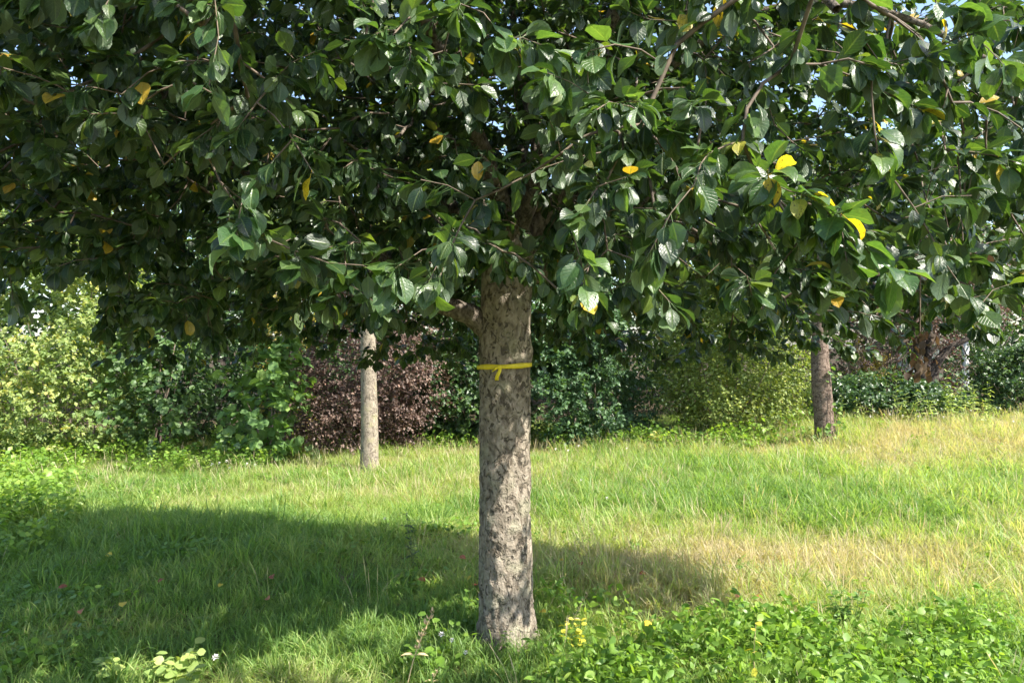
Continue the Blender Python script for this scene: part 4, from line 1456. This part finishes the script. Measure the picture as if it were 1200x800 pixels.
WG = [leaf_obj_mesh('weed_leaf', .55, .2, .6, .03, 80 + k, M['wl_green']) for k in range(2)]
WP = [leaf_obj_mesh('broad_leaf', .85, .15, .5, .04, 84 + k, M['wl_pale']) for k in range(2)]
WY = [leaf_obj_mesh('yellow_leaf', .6, .2, .4, .03, 88 + k, M['wl_yellow']) for k in range(2)]
WD = [leaf_obj_mesh('narrow_leaf', .22, .2, .5, .03, 92 + k, M['wl_dark']) for k in range(2)]
BU = leaf_obj_mesh('burdock_leaf', .85, .12, .35, .05, 96, M['wl_green'], 5, 4)
BY = leaf_obj_mesh('yellow_burdock_leaf', .85, .12, .5, .05, 97, M['wl_yellow'], 5, 4)

# tall dark thistle left standing in the grass, weeds round the trunk
plant('thistle', 'thin dark thistle stalk standing in the sunlit grass before the slim pale trunk', 'weed', ground_point(482, 668), .42, 26, .075, WD, spread=.05, nstem=2, lean=(-.05, 0))
plant('sprouting_weed', 'yellow-green leafy weed sprouting beside the foot of the ribboned trunk', 'weed', ground_point(672, 768), .19, 11, .05, WY, spread=.08, nstem=4)
plant('basal_shoot', 'small leafy shoots growing at the foot of the ribboned trunk', 'shoot', (TX + .02, TY - .23), .17, 6, .042, WG, spread=.05, nstem=3)
plant('broadleaf_weed', 'pale sunlit clump of broad-leaved weed at the edge of the tree shade', 'weed', ground_point(205, 803), .15, 9, .075, WP, spread=.24, nstem=9)
plant('broadleaf_weed', 'smaller pale broad-leaved weed beside the larger sunlit clump', 'weed', ground_point(128, 800), .11, 7, .065, WP, spread=.12, nstem=4)
plant('bushy_weed', 'bushy green weed rising from the dry grass behind the ground cover', 'weed', ground_point(990, 738), .26, 11, .065, WG, spread=.16, nstem=9)
plant('yellow_seedling', 'single pale yellow stalk with withering leaves in the ground cover', 'weed', ground_point(886, 812), .32, 8, .06, WY, stem='straw_stem')
for k, (x_, y_, me_, lb) in enumerate(((800, 520, BU, 'big green burdock leaves at the foot of the olive shrub'), (766, 522, BY, 'yellowing burdock leaves at the foot of the blue-green shrub'))):
    gp = ground_point(x_, y_)
    gp[2] = float(ground_z(gp[0], gp[1]))
    bu = empty('burdock', tuple(gp), lb, 'weed')
    for q_ in range(4):
        a = -1.4 + q_ * .9 + pr.normal(0, .2)
        d = np.array([math.cos(a) * .6, math.sin(a) * .6, .1])
        o = obj('leaf', me_, None, bu)
        o.matrix_local = frame_matrix(d, np.array([0, -.8, .6]) + pr.normal(0, .2, 3), pr.uniform(.11, .18), (pr.normal(0, .05), pr.normal(0, .03), pr.uniform(.06, .14)))
        obj('stalk', tube_mesh('stalk', [(0, 0, -.02), o.matrix_local.translation * .6 + Vector((0, 0, .03)), o.matrix_local.translation], [.006, .005, .004], 5), M['green_stem'], bu)

# tall pale weeds on the rise before the dark hedge
TW = [leaf_obj_mesh('lance_leaf', .2, .15, .6, .02, 100 + k, M['wl_pale'], 3, 2) for k in range(2)]
for k in range(16):
    x_ = 1052 + k * 7.2 + pr.normal(0, 4)
    gp = ground_point(x_, 499 + pr.normal(0, 2))
    plant('tall_weed', 'tall pale green weed stalk standing before the dark end of the hedge', 'weed', gp, pr.uniform(.35, .8), 22, .11, TW, spread=.08, nstem=2, group='tall weeds before the hedge')
for x_, y_ in ((985, 498), (1003, 496), (1018, 497)):
    plant('tall_weed', 'shorter dry-tipped weed stalk between the scarred trunk and the golden bush', 'weed', ground_point(x_, y_ + 2), pr.uniform(.3, .5), 9, .08, TW, spread=.08, nstem=2, group='weeds by the golden bush')

# ivy round the foot of the scarred trunk
IV = [leaf_obj_mesh('ivy_leaf', .95, .12, .3, .05, 110 + k, M['wl_green']) for k in range(2)]
ivr = empty('ivy', (b2[0], b2[1], float(ground_z(b2[0], b2[1]))), 'green ivy climbing the foot of the scarred brown trunk', 'ivy')
for k in range(5):
    a0 = -2.6 + k * .5
    zt_ = pr.uniform(.12, .5) if k != 2 else .95
    ang_ = a0 + np.linspace(0, .5, 10)
    zz_ = np.linspace(0, zt_, 10)
    rr_ = .158 - .02 * zz_
    c = np.stack([rr_ * np.cos(ang_) + np.interp(zz_, [0, .3, 1.], [.02, 0, -.05]), rr_ * np.sin(ang_), zz_], -1)
    obj('stem', tube_mesh('stem', c, np.full(10, .004), 5), M['twig'], ivr)
    for q_ in range(12 if k != 2 else 9):
        i_ = int(pr.integers(0, 10))
        od = np.array([math.cos(ang_[i_]), math.sin(ang_[i_]), 0])
        o = obj('leaf', IV[q_ % 2], None, ivr)
        o.matrix_local = frame_matrix(np.array([pr.normal(0, .6), -.2, pr.normal(-.3, .5)]) + od * .3, od + np.array([0, 0, .4]) + pr.normal(0, .2, 3), pr.uniform(.045, .075), c[i_] + od * .02 + np.array([pr.normal(0, .04), 0, pr.normal(0.02, .02)]))

# seed stalks
def seed_stalk(label, at, top, n, sc, group=None):
    at = np.array([at[0], at[1], float(ground_z(at[0], at[1]))])
    root = empty('seed_stalk', tuple(at), label, 'seed stalk', group)
    top = np.asarray(top)
    c = curve_pts([(0, 0, -.02), top * .5 + np.array([-.012, 0, 0]), top], 14)
    obj('stem', tube_mesh('stem', c, np.linspace(.0026, .0012, 14) * sc, 6), M['straw_stem'], root)
    tv, tf, _ = leaf_template(3, 2, .5, .5, .5, 0, 7)
    hm = mesh_np('husk', tv, tf)
    hm.materials.append(M['straw_stem'])
    for k in range(n):
        u = .52 + .48 * k / n
        p_ = c[min(13, int(u * 13.99))] + pr.normal(0, .002, 3)
        a = k * 2.3
        o = obj('husk', hm, None, root)
        o.matrix_local = frame_matrix(np.array([math.cos(a) * .8, math.sin(a) * .8, .9]), np.array([math.cos(a), math.sin(a), -.5]), pr.uniform(.014, .026) * sc, p_)
    for k in range(2):
        a = 3.3 + k * 2.7
        o = obj('bract', hm, None, root)
        o.matrix_local = frame_matrix(np.array([math.cos(a), math.sin(a) * .4, .15]), np.array([0, 0, 1.0]), .05 * sc, c[6])


seed_stalk('tall bleached seed stalk leaning in the grass beside the ribboned trunk', ground_point(474, 812), (.13, .0, .37), 30, 1.35)
seed_stalk('bent pale seed stalk beside the yellow-green sprouting weed', ground_point(662, 752), (.13, .05, .24), 14, .8)
seed_stalk('small pale seed stalk under the tall bleached one', ground_point(508, 812), (.02, 0, .10), 9, .8)

# white flowers in the grass
def flower(at, h, r, where):
    at = np.array([at[0], at[1], float(ground_z(at[0], at[1]))])
    root = empty('clover_flower', tuple(at), 'small white flower head ' + where, 'flower', 'white flowers in the grass')
    tipp = np.array([pr.normal(0, .015), pr.normal(0, .015), h])
    obj('stem', tube_mesh('stem', [(0, 0, -.01), tipp * .5 + pr.normal(0, .004, 3), tipp], [.0014, .0013, .001], 5), M['green_stem'], root)
    V_, F_ = [], []
    for k in range(16):
        z_ = 1 - 1.5 * (k + .5) / 16
        a = k * 2.4
        w_ = math.sqrt(max(0, 1 - z_ * z_))
        d = np.array([w_ * math.cos(a), w_ * math.sin(a), z_ * .85])
        sd = norm(np.cross(d, [0.1, .2, 1])) * .3
        i0 = len(V_)
        V_ += [tipp + d * r * .2, tipp + r * (d * .75 + sd), tipp + r * d * 1.1, tipp + r * (d * .75 - sd)]
        F_.append((i0, i0 + 1, i0 + 2, i0 + 3))
    obj('blossom', mesh_np('blossom', np.array(V_), np.array(F_), False), M['petal'], root)


for x_, y_, h_, r_ in ((521, 775, .085, .016), (528, 778, .08, .013), (541, 792, .07, .012), (259, 802, .085, .017), (943, 750, .07, .02), (249, 557, .1, .022), (258, 556, .1, .02), (266, 553, .1, .022), (288, 556, .1, .02), (300, 558, .1, .02), (306, 552, .12, .02), (270, 562, .1, .018),
                       (652, 538, .1, .022), (668, 540, .1, .02), (678, 536, .12, .02), (712, 601, .1, .016), (681, 578, .1, .014), (1105, 500, .1, .02), (1020, 503, .14, .024), (1040, 500, .14, .022), (1058, 502, .14, .024), (1075, 501, .12, .022), (1189, 506, .1, .02), (452, 628, .1, .013), (735, 538, .1, .02)):
    where = ('in the grass beside the bleached seed stalk' if 500 < x_ < 560 and y_ > 700 else 'beside the pale broad-leaved weed clump' if x_ < 300 and y_ > 700 else 'at the rim of the leafy ground cover' if y_ > 700 else
             'in the grass before the round-leaved shrub' if x_ < 320 else 'by the thin dark thistle' if x_ < 500 else 'in the grass before the blue-green shrub' if x_ < 760 and y_ < 545 else
             'in the lush grass beyond the ribboned trunk' if x_ < 760 else 'in the dry grass under the dark end of the hedge')
    flower(ground_point(x_, y_), h_ + .04, r_ * 1.1, where)

# fallen leaves
FR = [leaf_obj_mesh('fallen_leaf', .7, .3, .9, .06, 120 + k, M['fallen_red'], 4, 2) for k in range(2)]
FY = [leaf_obj_mesh('fallen_yellow_leaf', .7, .25, .7, .05, 124 + k, M['fallen_yellow'], 4, 2) for k in range(2)]
for lst, mm_, lb, gp_ in (([(79, 703), (96, 731), (192, 693), (318, 689), (316, 719), (490, 694), (679, 672), (757, 687), (893, 716), (862, 717), (1070, 762), (555, 702), (538, 668)], FR, 'fallen red-brown leaf lying in the meadow grass', 'fallen red leaves'),
                          ([(145, 722), (125, 662), (660, 671), (549, 690), (752, 750), (260, 700), (640, 735)], FY, 'fallen yellow leaf lying in the meadow grass', 'fallen yellow leaves')):
    for x_, y_ in lst:
        gp = ground_point(x_, y_)
        gz = float(ground_z(gp[0], gp[1]))
        o = obj('fallen_leaf', mm_[int(pr.integers(0, 2))], None)
        a = pr.uniform(0, 6.28)
        o.matrix_world = frame_matrix(np.array([math.cos(a), math.sin(a), .1]), np.array([pr.normal(0, .3), -.55, 1.0]), pr.uniform(.05, .07), (gp[0], gp[1], gz + .085))
        where = ('in the shaded grass far from the trunk' if x_ < 330 else 'in the grass close to the foot of the ribboned trunk' if x_ < 700 else 'in the dry grass beyond the ground cover' if y_ < 740 else 'on the leafy ground cover')
        tag(o, lb.replace('in the meadow grass', where), 'leaf', gp_)

# withered brown leaves hanging in the crown
for (x_, y_, d_, n_, h_) in ((1078, 398, 2.7, 60, .17), (1130, 305, 2.5, 22, .09)):
    p0 = P(x_, y_, d_)
    ax_ = np.tile([[0, 0, -1.0]], (n_, 1))
    pos = p0 + np.stack([pr.normal(0, .03, n_), pr.normal(0, .03, n_), pr.uniform(-h_ * .8, h_ * .2, n_)], -1)
    dd_ = norm(np.stack([pr.normal(0, .5, n_), pr.normal(0, .5, n_), -np.ones(n_)], -1))
    nn2 = norm(np.cross(dd_, pr.normal(size=(n_, 3))))
    v, f, q = place_leaves(MASS_T, pos, dd_, nn2, pr.uniform(.02, .042, n_), pr.integers(0, 5, n_), pr.uniform(0, 1, n_))
    o = obj('withered_leaves', mesh_np('withered_leaves', v - T0, f, True, None, {'rnd': q}), M['lf_brown'], tree)
    o['label'] = 'hanging bunch of withered brown leaves'
    k = int(np.argmin(np.linalg.norm(ND[:cnt] - (p0 + np.array([0, 0, .35])), axis=1)))
    obj('twig', tube_mesh('twig', curve_pts([ND[k] - T0, (ND[k] + p0) / 2 - T0 + np.array([0, 0, .03]), p0 - T0 - np.array([0, 0, h_ * .4])], 8), np.linspace(.004, .002, 8), 5), M['twig'], tree)
